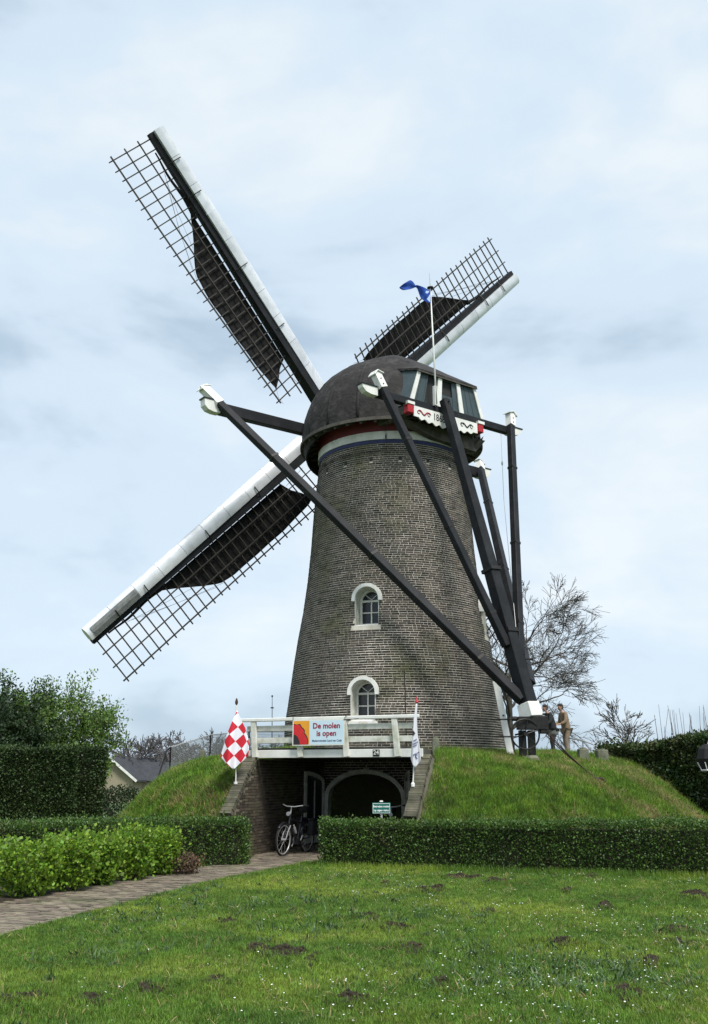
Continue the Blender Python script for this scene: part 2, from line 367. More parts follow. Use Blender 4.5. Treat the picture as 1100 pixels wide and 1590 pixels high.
def blade_tuft(name, n, rad_, h, w, m, rng, lean=.5):
    v = []; f = []
    for i in range(n):
        a = rng.uniform(0, 6.283); rr = rad_ * math.sqrt(rng.uniform()); b = np.array([rr * math.cos(a), rr * math.sin(a), -.004])
        hh = h * rng.uniform(.55, 1.2); az = rng.uniform(0, 6.283); l = lean * rng.uniform(.1, 1) * hh
        dx = np.array([math.cos(az), math.sin(az), 0]); sx = np.array([-math.sin(az), math.cos(az), 0]) * w * rng.uniform(.7, 1.3) / 2
        k = len(v); v += [b - sx, b + sx, b + dx * l * .35 + np.array([0, 0, hh * .6]) + sx * .8, b + dx * l * .35 + np.array([0, 0, hh * .6]) - sx * .8, b + dx * l + np.array([0, 0, hh])]
        f += [(k, k + 1, k + 2, k + 3), (k + 3, k + 2, k + 4)]
    me = bpy.data.meshes.new(name); me.from_pydata([tuple(p) for p in v], [], f); me.materials.append(m)
    return bpy.data.objects.new(name, me)
def scatter(name, surf_me, sources, density, attr, smin, smax, seed, tilt=.25, align=False):
    """geometry-node scatter of small tufts over a surface (stuff nobody could count)"""
    o = bpy.data.objects.new(name, surf_me); COL.objects.link(o)
    ng = bpy.data.node_groups.new(name, 'GeometryNodeTree')
    ng.interface.new_socket('Geometry', in_out='INPUT', socket_type='NodeSocketGeometry'); ng.interface.new_socket('Geometry', in_out='OUTPUT', socket_type='NodeSocketGeometry')
    N, L = ng.nodes, ng.links; gi = N.new('NodeGroupInput'); go = N.new('NodeGroupOutput')
    at_ = N.new('GeometryNodeInputNamedAttribute'); at_.data_type = 'FLOAT'; at_.inputs['Name'].default_value = attr
    mu = N.new('ShaderNodeMath'); mu.operation = 'MULTIPLY'; mu.inputs[1].default_value = density; L.new(at_.outputs['Attribute'], mu.inputs[0])
    dp = N.new('GeometryNodeDistributePointsOnFaces'); dp.inputs['Seed'].default_value = seed
    L.new(gi.outputs[0], dp.inputs['Mesh']); L.new(mu.outputs[0], dp.inputs['Density'])
    jn = N.new('GeometryNodeJoinGeometry'); nsrc = len(sources)
    ip = N.new('GeometryNodeInstanceOnPoints'); L.new(dp.outputs['Points'], ip.inputs['Points'])
    g2 = N.new('GeometryNodeGeometryToInstance')
    for s in sources:
        oi = N.new('GeometryNodeObjectInfo'); oi.inputs['Object'].default_value = s; oi.inputs['As Instance'].default_value = True
        L.new(oi.outputs['Geometry'], jn.inputs[0])
    N.remove(g2)
    L.new(jn.outputs[0], ip.inputs['Instance']); ip.inputs['Pick Instance'].default_value = True
    rv = N.new('FunctionNodeRandomValue'); rv.data_type = 'FLOAT_VECTOR'; rv.inputs['Min'].default_value = (-tilt, -tilt, 0); rv.inputs['Max'].default_value = (tilt, tilt, 6.283); rv.inputs['Seed'].default_value = seed + 1
    L.new(rv.outputs[0], ip.inputs['Rotation'])
    rs = N.new('FunctionNodeRandomValue'); rs.data_type = 'FLOAT'
    so = [x for x in rs.inputs if x.name == 'Min' and x.type == 'VALUE'][0]; so.default_value = smin
    so = [x for x in rs.inputs if x.name == 'Max' and x.type == 'VALUE'][0]; so.default_value = smax
    L.new([x for x in rs.outputs if x.type == 'VALUE'][0], ip.inputs['Scale'])
    L.new(ip.outputs[0], go.inputs[0])
    md = o.modifiers.new('scatter', 'NODES'); md.node_group = ng
    return o

# ------------------------------------------------------------------ layout of the place
AX, AY = 1.19, 28.5                                        # tower axis
TH = rad(36.14)
nF = V((-math.sin(TH), math.cos(TH), 0)); uR = V((math.cos(TH), math.sin(TH), 0)); Zv = V((0, 0, 1)); AXIS = V((AX, AY, 0))
def capp(k, u, z): return AXIS + nF * k + uR * u + Zv * z  # cap frame: k towards the sails, u across, z up
LF, LC, LB = V((-2.62, 21.02)), V((-2.2, 21.9)), V((-.95, 25.75))
RF, RC, RB = V((1.03, 19.5)), V((1.42, 20.4)), V((2.0, 25.6))
PASS = [LF + V((-.9, -3.2)), LF, LC, LB, RB, RC, RF, RF + V((.2, -3.2))]
def offset_poly(P, d):
    c = V((sum(p.x for p in P) / len(P), sum(p.y for p in P) / len(P)))
    return P
def inside(P, x, y):
    n = len(P); w = np.zeros(np.shape(x), bool)
    for i in range(n):
        x1, y1, x2, y2 = P[i].x, P[i].y, P[(i + 1) % n].x, P[(i + 1) % n].y
        if y1 == y2: continue
        c = ((y1 > y) != (y2 > y)) & (x < (x2 - x1) * (y - y1) / (y2 - y1) + x1)
        w ^= c
    return w
WT = .22                                                   # wing wall thickness
def out_l(p, q, w, s):                                     # offset a wall line sideways
    d = (q - p).normalized(); return p + V((-d.y, d.x)) * w * s
def shift_wall(a, b, c, s, w):
    d1 = (b - a).normalized(); d2 = (c - b).normalized(); n1 = V((-d1.y, d1.x)) * s; n2 = V((-d2.y, d2.x)) * s
    nm = ((n1 + n2) / 2).normalized()
    return a + n1 * w, b + nm * w, c + n2 * w
LF2, LC2, LB2 = shift_wall(LF, LC, LB, 1, WT * .5); RF2, RC2, RB2 = shift_wall(RF, RC, RB, -1, WT * .5)
PASS2 = [LF2 + V((-.9, -3.2)), LF2, LC2, LB2, RB2, RC2, RF2, RF2 + V((.2, -3.2))]
MR = np.array([0, 5.5, 7.2, 8.2, 8.8, 9.3, 9.9, 10.4, 10.9, 11.3]); MZ = np.array([2.30, 2.30, 2.10, 1.92, 1.74, 1.48, .98, .52, .16, -.03])
_mn = smooth_noise(np.random.default_rng(5))
def mound_z(x, y):
    x = np.asarray(x, float); y = np.asarray(y, float)
    dx = x - 1.2; dy = y - 31.
    r = np.sqrt((dx * np.where(dx > 0, np.interp(dy, [-3, 1], [1, .72]), 1.0) * np.where(dx > 0, 1.16, 1.30)) ** 2 + (dy * np.where(dy < 0, .88, .80)) ** 2)
    z = sum(np.interp(r + o, MR, MZ) for o in (-.35, -.15, 0, .15, .35)) / 5
    z = z - .17 * np.clip((dx - 1.2) / 3, 0, 1) * np.clip((-dy - 2) / 3, 0, 1) * np.clip((z - .4) / .8, 0, 1)
    # earth banked up against the two wing walls
    zr = np.interp(y, [18.9, 19.5, 20.4, 21.6], [.1, .78, 1.92, 2.0]) * np.exp(-(np.clip(x - 1.3, 0, 9) / 1.7) ** 2)
    zl = np.interp(y, [20.2, 21.0, 21.9, 23.0], [.1, .78, 1.92, 2.0]) * np.exp(-(np.clip(-2.3 - x, 0, 9) / 1.7) ** 2)
    z = np.where((x > 1.0) & (y < 23), np.maximum(z, zr), z); z = np.where((x < -1.9) & (y < 25), np.maximum(z, zl), z)
    P = np.stack([x, y, 0 * x], -1)
    z = z + np.where(z > .05, _mn(P, 1.4) * .05 + _mn(P, 4.) * .022, 0)
    return z
def mz(x, y): return float(mound_z(x, y))

# ground sheet to the horizon
g = MB(); R_ = 900
g.add([(-R_, -60, -.06), (R_, -60, -.06), (R_, 1500, -.06), (-R_, 1500, -.06)], [(0, 1, 2, 3)])
tag(g.build('ground', M_ground), kind='structure')

# path outline
PL = [gnd(-160, 1438), gnd(-40, 1411), gnd(0, 1403), gnd(100, 1384), gnd(200, 1366), gnd(290, 1350), gnd(345, 1340), gnd(398, 1331)]
PR = [gnd(-160, 1506), gnd(-40, 1468), gnd(0, 1455), gnd(130, 1419), gnd(300, 1376), gnd(420, 1350), gnd(505, 1334)]
PATH = [V((p.x, p.y)) for p in PL] + [V((LC.x, LC.y)), V((LB.x, LB.y + .3)), V((RB.x, RB.y + .3)), V((RC.x, RC.y)), V((RF.x + .05, RF.y - .02))] + [V((p.x, p.y)) for p in reversed(PR)]

# lawn
rngL = np.random.default_rng(11)
LX = np.arange(-9.5, 12.01, .09); LY = np.arange(5.2, 20.61, .09)
gx, gy = np.meshgrid(LX, LY); lz = np.zeros_like(gx)
ln = smooth_noise(np.random.default_rng(3)); P3 = np.stack([gx, gy, 0 * gx], -1)
lz += ln(P3, 1.1) * .018 + ln(P3, 3.5) * .010
soilpx = [(357, 1437, .16), (398, 1480, .11), (440, 1488, .24), (482, 1500, .10), (337, 1533, .16), (137, 1562, .13), (228, 1545, .12), (15, 1560, .2), (572, 1430, .13), (612, 1445, .2), (642, 1480, .16), (668, 1387, .22),
          (870, 1468, .22), (600, 1375, .1), (715, 1366, .3), (770, 1372, .2), (1050, 1470, .14), (1055, 1450, .16), (940, 1412, .16), (880, 1390, .1), (970, 1552, .2), (545, 1560, .12), (690, 1535, .12), (1010, 1500, .15), (455, 1420, .08), (920, 1365, .14), (1080, 1395, .3), (760, 1420, .1)]
dens = np.ones_like(gx); soil = np.zeros_like(gx)
for px, py, r in soilpx:
    c = gnd(px, py); d2 = ((gx - c.x) ** 2 + ((gy - c.y) * .8) ** 2) / (r * r * 1.3)
    wob = np.clip(1 + 1.3 * ln(P3 + r * 31, 11.) + .8 * ln(P3 + r * 7, 27.), .25, 4)
    s = np.exp(-d2 * wob * 1.2); soil = np.maximum(soil, s)
dens *= np.clip(1.25 - 1.35 * np.clip((soil - .35) / .3, 0, 1), 0, 1)
lz += soil * .085 * (1 + .6 * ln(P3, 22.))
onpath = inside(PATH, gx, gy)
# left of the path is planting bed, with a small patch of grass by the hedge end
bedside = gx < np.interp(gy, [p.y for p in PL], [p.x for p in PL])
gp = gnd(325, 1343); patch = np.exp(-(((gx - gp.x) / .75) ** 2 + ((gy - gp.y) / .8) ** 2))
dens = np.where(onpath, 0, dens); dens = np.where(bedside & ~onpath, np.where((patch > .3), .8, 0.03), dens)
edge = np.clip(ln(P3, 6.) * .5 + .5, 0, 1)
lz = np.where(onpath, -.03, lz); lz = np.where(bedside & ~onpath, .012 + lz, lz)
inpass = inside(PASS2, gx, gy) & (gy > 20.2)
dens = np.where(inpass, 0, dens)
nyy, nxx = gx.shape; idx = np.arange(nyy * nxx).reshape(nyy, nxx)
lf = np.stack([idx[:-1, :-1], idx[:-1, 1:], idx[1:, 1:], idx[1:, :-1]], -1).reshape(-1, 4)
lv = np.stack([gx, gy, lz], -1).reshape(-1, 3)
fc = lv[lf].mean(1); sf = soil.reshape(-1)[lf].mean(1); bf = bedside.reshape(-1)[lf].mean(1) > .5
lawn = obj_np('lawn', lv, lf, [M_lawnbase, M_soil], None, mi=((sf > .42) | bf).astype(int)); tag(lawn, kind='structure')
lawn.data.polygons.foreach_set('use_smooth', [True] * len(lawn.data.polygons))
def add_attr(me, nm, arr):
    a = me.attributes.new(nm, 'FLOAT', 'POINT'); a.data.foreach_set('value', np.asarray(arr, np.float32).ravel())
lawn_s = mesh_np('lawn_surface', lv, lf, M_lawnbase)
vis = (np.abs(gx) < gy * .40 + .8)
fade = np.interp(gy, [6, 9, 14, 20], [1.0, .8, .62, .5])
add_attr(lawn_s, 'dens', dens * vis * fade)
weed = np.clip(ln(P3 + 7, .9) * 1.6 + .1, 0, 1)
wp = gnd(900, 1520); weed = np.maximum(weed * .5, np.exp(-(((gx - wp.x) / 1.3) ** 2 + ((gy - wp.y) / 1.0) ** 2)) * 1.2)
dmask = np.clip(.25 + ln(P3 + 3, 1.7) * 1.5, 0.03, 1) * np.interp(gx, [-4, -1, 1, 6], [.05, .3, 1, 1]) + np.exp(-(((gx - wp.x) / 1.1) ** 2 + ((gy - wp.y) / .8) ** 2)) * 1.2
add_attr(lawn_s, 'daisy', dmask * vis * (dens > .3))
add_attr(lawn_s, 'weed', weed * vis * (dens > .4))
r_ = np.random.default_rng(21)
tufts = [blade_tuft('tuft', 18, .055, .046, .0048, M_grass, r_, .9) for _ in range(4)]
tag(scatter('grass_blades', lawn_s, tufts, 1150, 'dens', .6, 1.25, 4, .3), 'short mown lawn grass in front of the hedge', 'grass', kind='stuff')
def daisy_src():
    m = MB()
    for i in range(6):
        a = i * math.pi / 3; d = V((math.cos(a), math.sin(a), .15)); s = V((-math.sin(a), math.cos(a), 0))
        m.add([V((0, 0, .075)), V((0, 0, .075)) + d * .011 + s * .006, V((0, 0, .077)) + d * .015, V((0, 0, .075)) + d * .011 - s * .006], [(0, 1, 2, 3)])
    m.tube([(0, 0, 0), (0, 0, .074)], .0015, 3, m=1)
    return bpy.data.objects.new('daisy', m.mesh('daisy', [M_daisy, M_grass]))
tag(scatter('daisies', lawn_s, [daisy_src()], 95, 'daisy', .32, .62, 9, .35), 'tiny white daisies scattered through the lawn', 'flowers', kind='stuff')
add_attr(lawn_s, 'soil', vis * np.clip((soil - .30) * 2.2, 0, 1) * (~onpath) * (~bedside))
def crumb(seed):
    r0 = np.random.default_rng(seed); bm = bmesh.new(); bmesh.ops.create_icosphere(bm, subdivisions=1, radius=.022)
    for v in bm.verts: v.co = V((v.co.x, v.co.y, v.co.z * .7)) * float(r0.uniform(.6, 1.35))
    me = bpy.data.meshes.new('crumb'); bm.to_mesh(me); bm.free(); me.materials.append(M_soil); return bpy.data.objects.new('crumb', me)
tag(scatter('soil_crumbs', lawn_s, [crumb(1), crumb(2), crumb(3)], 900, 'soil', .35, 1.5, 61, 3.1), 'loose dark soil crumbs on the bare worn spots of the lawn', 'soil', kind='stuff')
tall = np.clip(ln(P3 + 13, 2.3) * 1.4 + ln(P3 + 5, 6.) * .8 - .1, 0, 1)
add_attr(lawn_s, 'tall', tall * vis * (dens > .4))
tallt = [blade_tuft('tuft', 12, .05, .075, .006, M_grass, r_, 1.1) for _ in range(3)]
tag(scatter('grass_tussocks', lawn_s, tallt, 130, 'tall', .5, 1.2, 71, .4), 'taller uneven grass tussocks in the lawn', 'grass', kind='stuff')
deadt = [blade_tuft('tuft', 9, .06, .05, .006, M_dry, r_, 1.8) for _ in range(2)]
tag(scatter('lawn_thatch', lawn_s, deadt, 45, 'dens', .6, 1.3, 77, .6), 'dry straw blades scattered in the lawn', 'grass', kind='stuff')
M_weed = mat('clover_weed_leaf', (.085, .145, .055), .5, (.06, .11, .04), 1.5, obj_rand=.4, transl=.25)
weeds = [blade_tuft('weed', 9, .05, .075, .017, M_weed, r_, 1.3) for _ in range(2)]
tag(scatter('lawn_weeds', lawn_s, weeds, 65, 'weed', .6, 1.2, 15, .5), 'grey green broad leaved weeds among the lawn grass', 'weeds', kind='stuff')

# mound with the passage cut out of it
MXa = np.arange(-10.8, 13.6, .12); MYa = np.arange(17.6, 44.5, .12)
mx_, my_ = np.meshgrid(MXa, MYa); mzz = mound_z(mx_, my_)
cut = inside(PASS2, mx_, my_)
hl = np.where(mx_ > -1.2, np.interp(mx_, [-.7, 7.6], [19.15, 16.75]), np.interp(mx_, [-9.2, -2.04], [17.1, 19.75])) + .35
mzz = np.where(cut | (my_ < hl), -.2, mzz)
midx = np.arange(mx_.size).reshape(mx_.shape)
mf = np.stack([midx[:-1, :-1], midx[:-1, 1:], midx[1:, 1:], midx[1:, :-1]], -1).reshape(-1, 4)
mv = np.stack([mx_, my_, mzz], -1).reshape(-1, 3)
M_moundbase = mat('mound_turf', (.060, .088, .022), .98, (.085, .075, .04), 3, bump=.7, bscale=40, bdist=.03)
mo = obj_np('mound', mv, mf, M_moundbase); mo.data.polygons.foreach_set('use_smooth', [True] * len(mf)); tag(mo, kind='structure')
mound_s = mesh_np('mound_surface', mv, mf, M_moundbase)
P3m = np.stack([mx_, my_, mzz], -1); mn2 = smooth_noise(np.random.default_rng(8))
rt = np.hypot(mx_ - AX, my_ - AY)
okm = (~cut) & (my_ > hl + .1) & (mzz > .04) & (rt > 3.15) & (my_ < 31)
nearcut = inside([LF + V((-.40, -.3)), LC + V((-.30, 0)), LB + V((-.3, 0)), RB + V((.3, 0)), RC + V((.28, 0)), RF + V((.27, -.4))], mx_, my_)
okm &= ~nearcut
dr = np.clip(mn2(P3m, 1.1) * 1.3 + .1, 0, 1) * np.interp(mzz, [.1, .6, 1.5, 2.0], [1.3, 1.3, 1.0, .1]) * np.interp(mx_, [-6, -2.5, 0, 9], [.15, .6, 1.2, 1.0])
add_attr(mound_s, 'dens', okm * (1 - .45 * dr) * np.interp(my_, [18, 24, 31], [1, .8, .4]))
add_attr(mound_s, 'dry', okm * dr)
tuftm = [blade_tuft('tuft', 16, .08, .12, .008, M_grassm, r_, 1.3) for _ in range(4)]
tuftd = [blade_tuft('tuft', 12, .08, .15, .008, M_dry, r_, 1.6) for _ in range(3)]
tag(scatter('mound_grass', mound_s, tuftm, 330, 'dens', .55, 1.25, 31, .35), 'longer tufted grass covering the mound', 'grass', kind='stuff')
tag(scatter('mound_dry_grass', mound_s, tuftd, 300, 'dry', .55, 1.2, 41, .5), 'dead straw coloured grass in the mound turf', 'grass', kind='stuff')
bigt = np.clip(mn2(P3m + 9, 2.6) * 1.5 + mn2(P3m, 7.) - .15, 0, 1)
add_attr(mound_s, 'big', okm * bigt)
bigs = [blade_tuft('tuft', 20, .10, .22, .009, M_grassm, r_, 1.3) for _ in range(3)] + [blade_tuft('tuft', 9, .08, .24, .007, M_dry, r_, 1.2)]
tag(scatter('mound_tussocks', mound_s, bigs, 34, 'big', .5, 1.15, 51, .4), 'coarse uneven grass tussocks standing out of the mound turf', 'grass', kind='stuff')
# a fringe of long grass at the hedge foot
fr = MB()

# ------------------------------------------------------------------ brick path
pathroot = MB()
pv = [(p.x, p.y, -.012) for p in PATH]
pathroot.add(pv, [tuple(range(len(pv)))])
path = tag(pathroot.build('path', M_joint), kind='structure')
d = (V((gnd(440, 1337).x, gnd(440, 1337).y)) - V((gnd(0, 1430).x, gnd(0, 1430).y))).normalized(); cdir = V((d.y, -d.x)); o0 = V((gnd(0, 1430).x, gnd(0, 1430).y))
rngp = np.random.default_rng(2)
pm = MB().box((0, 0, 0), (.096, 0, 0), (0, .0455, 0), (0, 0, .03)).mesh('paver', M_paver)
pav = []
ang = math.atan2(cdir.y, cdir.x)
for i in range(-60, 160):
    for j in range(-30, 40):
        p = o0 + d * (i * .105) + cdir * ((j + (.5 if i % 2 else 0)) * .206)
        if p.y < 7.5: continue
        h = cdir * .07
        if inside(PATH, np.array([p.x, (p + h).x, (p - h).x]), np.array([p.y, (p + h).y, (p - h).y])).sum() >= 2:
            pav.append((p, float(_mn(np.array([p.x, p.y, 0]), 1.3)) * .012 + rngp.normal() * .0035 - .018))
pav.sort(key=lambda a: (abs(a[0].x) > a[0].y * .375, a[0].y))
fld = MB()
for k, (p, z) in enumerate(pav):
    rz = ang + rngp.normal() * .02; tx, ty = rngp.normal() * .02, rngp.normal() * .015
    if k < 300: inst('paver', pm, (p.x, p.y, z), (tx, ty, rz), (1, 1, 1), path)
    else:
        x = V((math.cos(rz), math.sin(rz), 0)); y = V((-x.y, x.x, 0)); zz = V((ty, tx, 1)).normalized()
        fld.box((p.x, p.y, z), x * .096, y * .0455, zz * .03)
tag(fld.build('paver_field', M_paver, path), kind='stuff')

# ------------------------------------------------------------------ windmill
mill = empty('windmill', (AX, AY, 0), 'tall round brick tower windmill with dark cap on the grass mound', 'windmill')
TZ = [-.05, .0, 1.2, 2.45, 3.2, 3.55, 4.86, 5.66, 6.4, 7.4, 8.4, 9.5, 10.4, 11.25]; TR = [3.5, 3.5, 3.38, 3.25, 3.22, 3.16, 2.99, 2.87, 2.74, 2.61, 2.52, 2.45, 2.37, 2.27]
def tr(z): return float(np.interp(z, TZ, TR))
def tp(a, r, z): return V((AX + r * math.sin(a), AY - r * math.cos(a), z))
WINS = [(rad(-17.5), 5.66, .34), (rad(-17.5), 3.06, .34), (rad(73), 5.60, .34)]        # azimuth, sill z, half width
WSTR, DOOR_A = .76, rad(-15.5)
def arch(hw, spring, n=12, rise=None):
    rise = hw if rise is None else rise
    return [(-hw, 0)] + [(-hw * math.cos(math.pi * i / n), spring + rise * math.sin(math.pi * i / n)) for i in range(n + 1)] + [(hw, 0)]
def wframe(a, z):
    r = tr(z + .6); o = tp(a, r, z); tx = V((math.cos(a), math.sin(a), 0)); nn = V((math.sin(a), -math.cos(a), 0)); return o, tx, nn
DHW, DSP, DRISE = .98, 1.12, .62
def build_tower():
    c = MB(); n = 96
    zs = sorted(set(TZ + list(np.arange(2, 11.2, .4))))
    prof = [(tr(z) - .003, z) for z in zs]
    vs = [tp(2 * math.pi * j / n, r, z) for r, z in prof for j in range(n)]; k = len(prof)
    fs = [(i * n + j, i * n + (j + 1) % n, (i + 1) * n + (j + 1) % n, (i + 1) * n + j) for i in range(k - 1) for j in range(n)] + [tuple(range(n - 1, -1, -1)), tuple((k - 1) * n + j for j in range(n))]
    c.add(vs, fs); core = c.build('tower', [M_mortar, M_interior], mill, smooth=35)
    cutters = []
    for a, z, hw in WINS:
        o, tx, nn = wframe(a, z); m = MB().prism(arch(hw + .012, WSTR), o + nn * .6, tx, Zv, -nn * 1.25); cutters.append(m.build('cutter', M_mortar, mill))
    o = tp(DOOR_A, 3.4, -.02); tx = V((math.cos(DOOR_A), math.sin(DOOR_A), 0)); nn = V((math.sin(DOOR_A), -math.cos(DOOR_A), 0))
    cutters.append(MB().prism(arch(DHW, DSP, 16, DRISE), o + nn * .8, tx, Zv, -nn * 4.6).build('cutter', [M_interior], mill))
    for cu in cutters:
        b = core.modifiers.new('b', 'BOOLEAN'); b.operation = 'DIFFERENCE'; b.solver = 'EXACT'; b.object = cu
    dg = bpy.context.evaluated_depsgraph_get(); me = bpy.data.meshes.new_from_object(core.evaluated_get(dg))
    core.modifiers.clear(); core.data = me
    for cu in cutters: bpy.data.objects.remove(cu)
    # painted putlog holes and the slightly projecting course below the bands
    return core
tower = build_tower()
# bricks: every one real; the 300 nearest are objects of their own
def tower_bricks():
    rng = np.random.default_rng(7); CH, BL, J = .0665, .215, .0175
    items = []
    z = 0.02; row = 0
    holes = [(rad(a), 10.62) for a in range(-80, 100, 21)]
    while z < 11.2:
        zc = z + CH / 2; r = tr(zc); circ = 2 * math.pi * r; nb = round(circ / (BL + J)); da = 2 * math.pi / nb; ph = (row % 2) * .5 + rng.uniform(-.22, .22); JV = .014
        proud = .012 if 10.82 < zc < 10.95 else 0
        for i in range(nb):
            a0 = (i + ph) * da - math.pi; a1 = a0 + da - JV / r
            am = (a0 + a1) / 2
            if zc < 2.2 and not (-.75 < am < .4): continue
            segs = [(a0, a1)] if rng.uniform() > .14 else [(a0, am - JV / 2 / r), (am + JV / 2 / r, a1)]
            for wa, wz, hw in WINS:
                h = zc - wz
                if -.12 < h < WSTR + hw + .1:
                    w = hw + .012 if h < WSTR else math.sqrt(max((hw + .09) ** 2 - (h - WSTR) ** 2, 0))
                    if -.12 < h < .02: w = hw + .09
                    w /= r
                    segs = [q for s in segs for q in ((s[0], min(s[1], wa - w)), (max(s[0], wa + w), s[1])) if q[1] - q[0] > .008]
            if zc < DSP + DRISE + .2:
                h = zc; w = DHW + .11 if h < DSP else (DHW + .11) * math.sqrt(max(1 - ((h - DSP) / (DRISE + .11)) ** 2, 0))
                w /= r; segs = [q for s in segs for q in ((s[0], min(s[1], DOOR_A - w)), (max(s[0], DOOR_A + w), s[1])) if q[1] - q[0] > .008]
            for ha, hz in holes:
                if abs(zc - hz) < .1 and segs: segs = [q for s in segs for q in ((s[0], min(s[1], ha - .024)), (max(s[0], ha + .024), s[1])) if q[1] - q[0] > .006]
            for s0, s1 in segs: items.append((s0, s1, z + J / 2, z + CH - J / 2, r, proud + float(np.clip(rng.normal() * .002, -.002, .004))))
        z += CH; row += 1
    def near(it):
        a = (it[0] + it[1]) / 2; p = tp(a, it[4], it[2]); full = (it[1] - it[0]) * it[4] > .17
        front = (V((0, 0, CAMH)) - p).dot(V((math.sin(a), -math.cos(a), 0)))
        return ((not full) or front < 5 or it[2] < 3.0, (p - V((0, 0, CAMH))).length)
    items.sort(key=near)
    bme = MB().box((0, 0, 0), (.1, 0, 0), (0, .03, 0), (0, 0, .025)).mesh('brick', M_brick)
    f = MB()
    for k, (a0, a1, z0, z1, r, pr) in enumerate(items):
        a = (a0 + a1) / 2; hw = (a1 - a0) / 2 * r; zc = (z0 + z1) / 2
        if k < 300:
            slope = (tr(zc + .3) - tr(zc - .3)) / .6
            inst('brick', bme, tp(a, r - .026 + pr, zc), (math.atan(slope) * -1, 0, a), (hw / .1, 1, (z1 - z0) / .05), tower)
        else:
            ro0, ro1 = tr(z0) + .004 + pr, tr(z1) + .004 + pr; ri = r - .05
            f.add([tp(a0, ro0, z0), tp(a1, ro0, z0), tp(a1, ro1, z1), tp(a0, ro1, z1), tp(a0, ri, z0), tp(a1, ri, z0), tp(a1, ri, z1), tp(a0, ri, z1)],
                  [(0, 1, 2, 3), (0, 4, 5, 1), (3, 2, 6, 7), (0, 3, 7, 4), (1, 5, 6, 2)])
    tag(f.build('brick_field', M_brick, tower), kind='stuff')
    # putlog holes as flush dark blocks, the shade of a pocket given by colour
    for ha, hz in holes:
        m = MB(); r = tr(hz)
        m.box(tp(ha, r - .0235, hz), V((math.cos(ha), math.sin(ha), 0)) * .05, V((math.sin(ha), -math.cos(ha), 0)) * .025, Zv * .095)
        m.build('putlog_shade_block', M_interior, tower)
tower_bricks()
def ringband(r0, r1, z0, z1, name, m, a=.05):
    b = MB(); n = 72
    vs = [tp(2 * math.pi * j / n, r, z) for r, z in ((r0 - a, z0), (r0, z0), (r1, z1), (r1 - a, z1)) for j in range(n)]
    fs = [(i * n + j, i * n + (j + 1) % n, ((i + 1) % 4) * n + (j + 1) % n, ((i + 1) % 4) * n + j) for i in range(4) for j in range(n)]
    b.add(vs, fs); return b.build(name, m, mill, smooth=40)
ringband(2.31, 2.305, 11.14, 11.25, 'painted_band', M_bandblue)
ringband(2.335, 2.335, 11.254, 11.50, 'painted_band', M_bandwhite)
ringband(2.32, 2.40, 11.504, 11.95, 'painted_band', M_red, .1)
# lightning conductor strip on the brickwork
lc = MB()
def lead(px, z0, z1):
    a = math.asin((at(px, 1000, 25.6).x - AX) / 2.9)
    lc.tube([tp(a, tr(z) + .012, z) for z in np.linspace(z0, z1, 9)], .011, 5)
lead(627, 2.4, 4.35)
lc.build('conductor_strip', M_iron, mill)
lc2 = MB(); a_ = rad(-6)
lc2.tube([tp(a_, 2.42, 11.9), tp(a_, 2.36, 11.3), tp(a_, 2.36, 10.9)], .008, 4); lc2.lathe([(.02, 0), (.025, .08), (.01, .16)], tp(a_, 2.37, 11.25), 8)
lc2.build('conductor_wire', M_iron, mill)
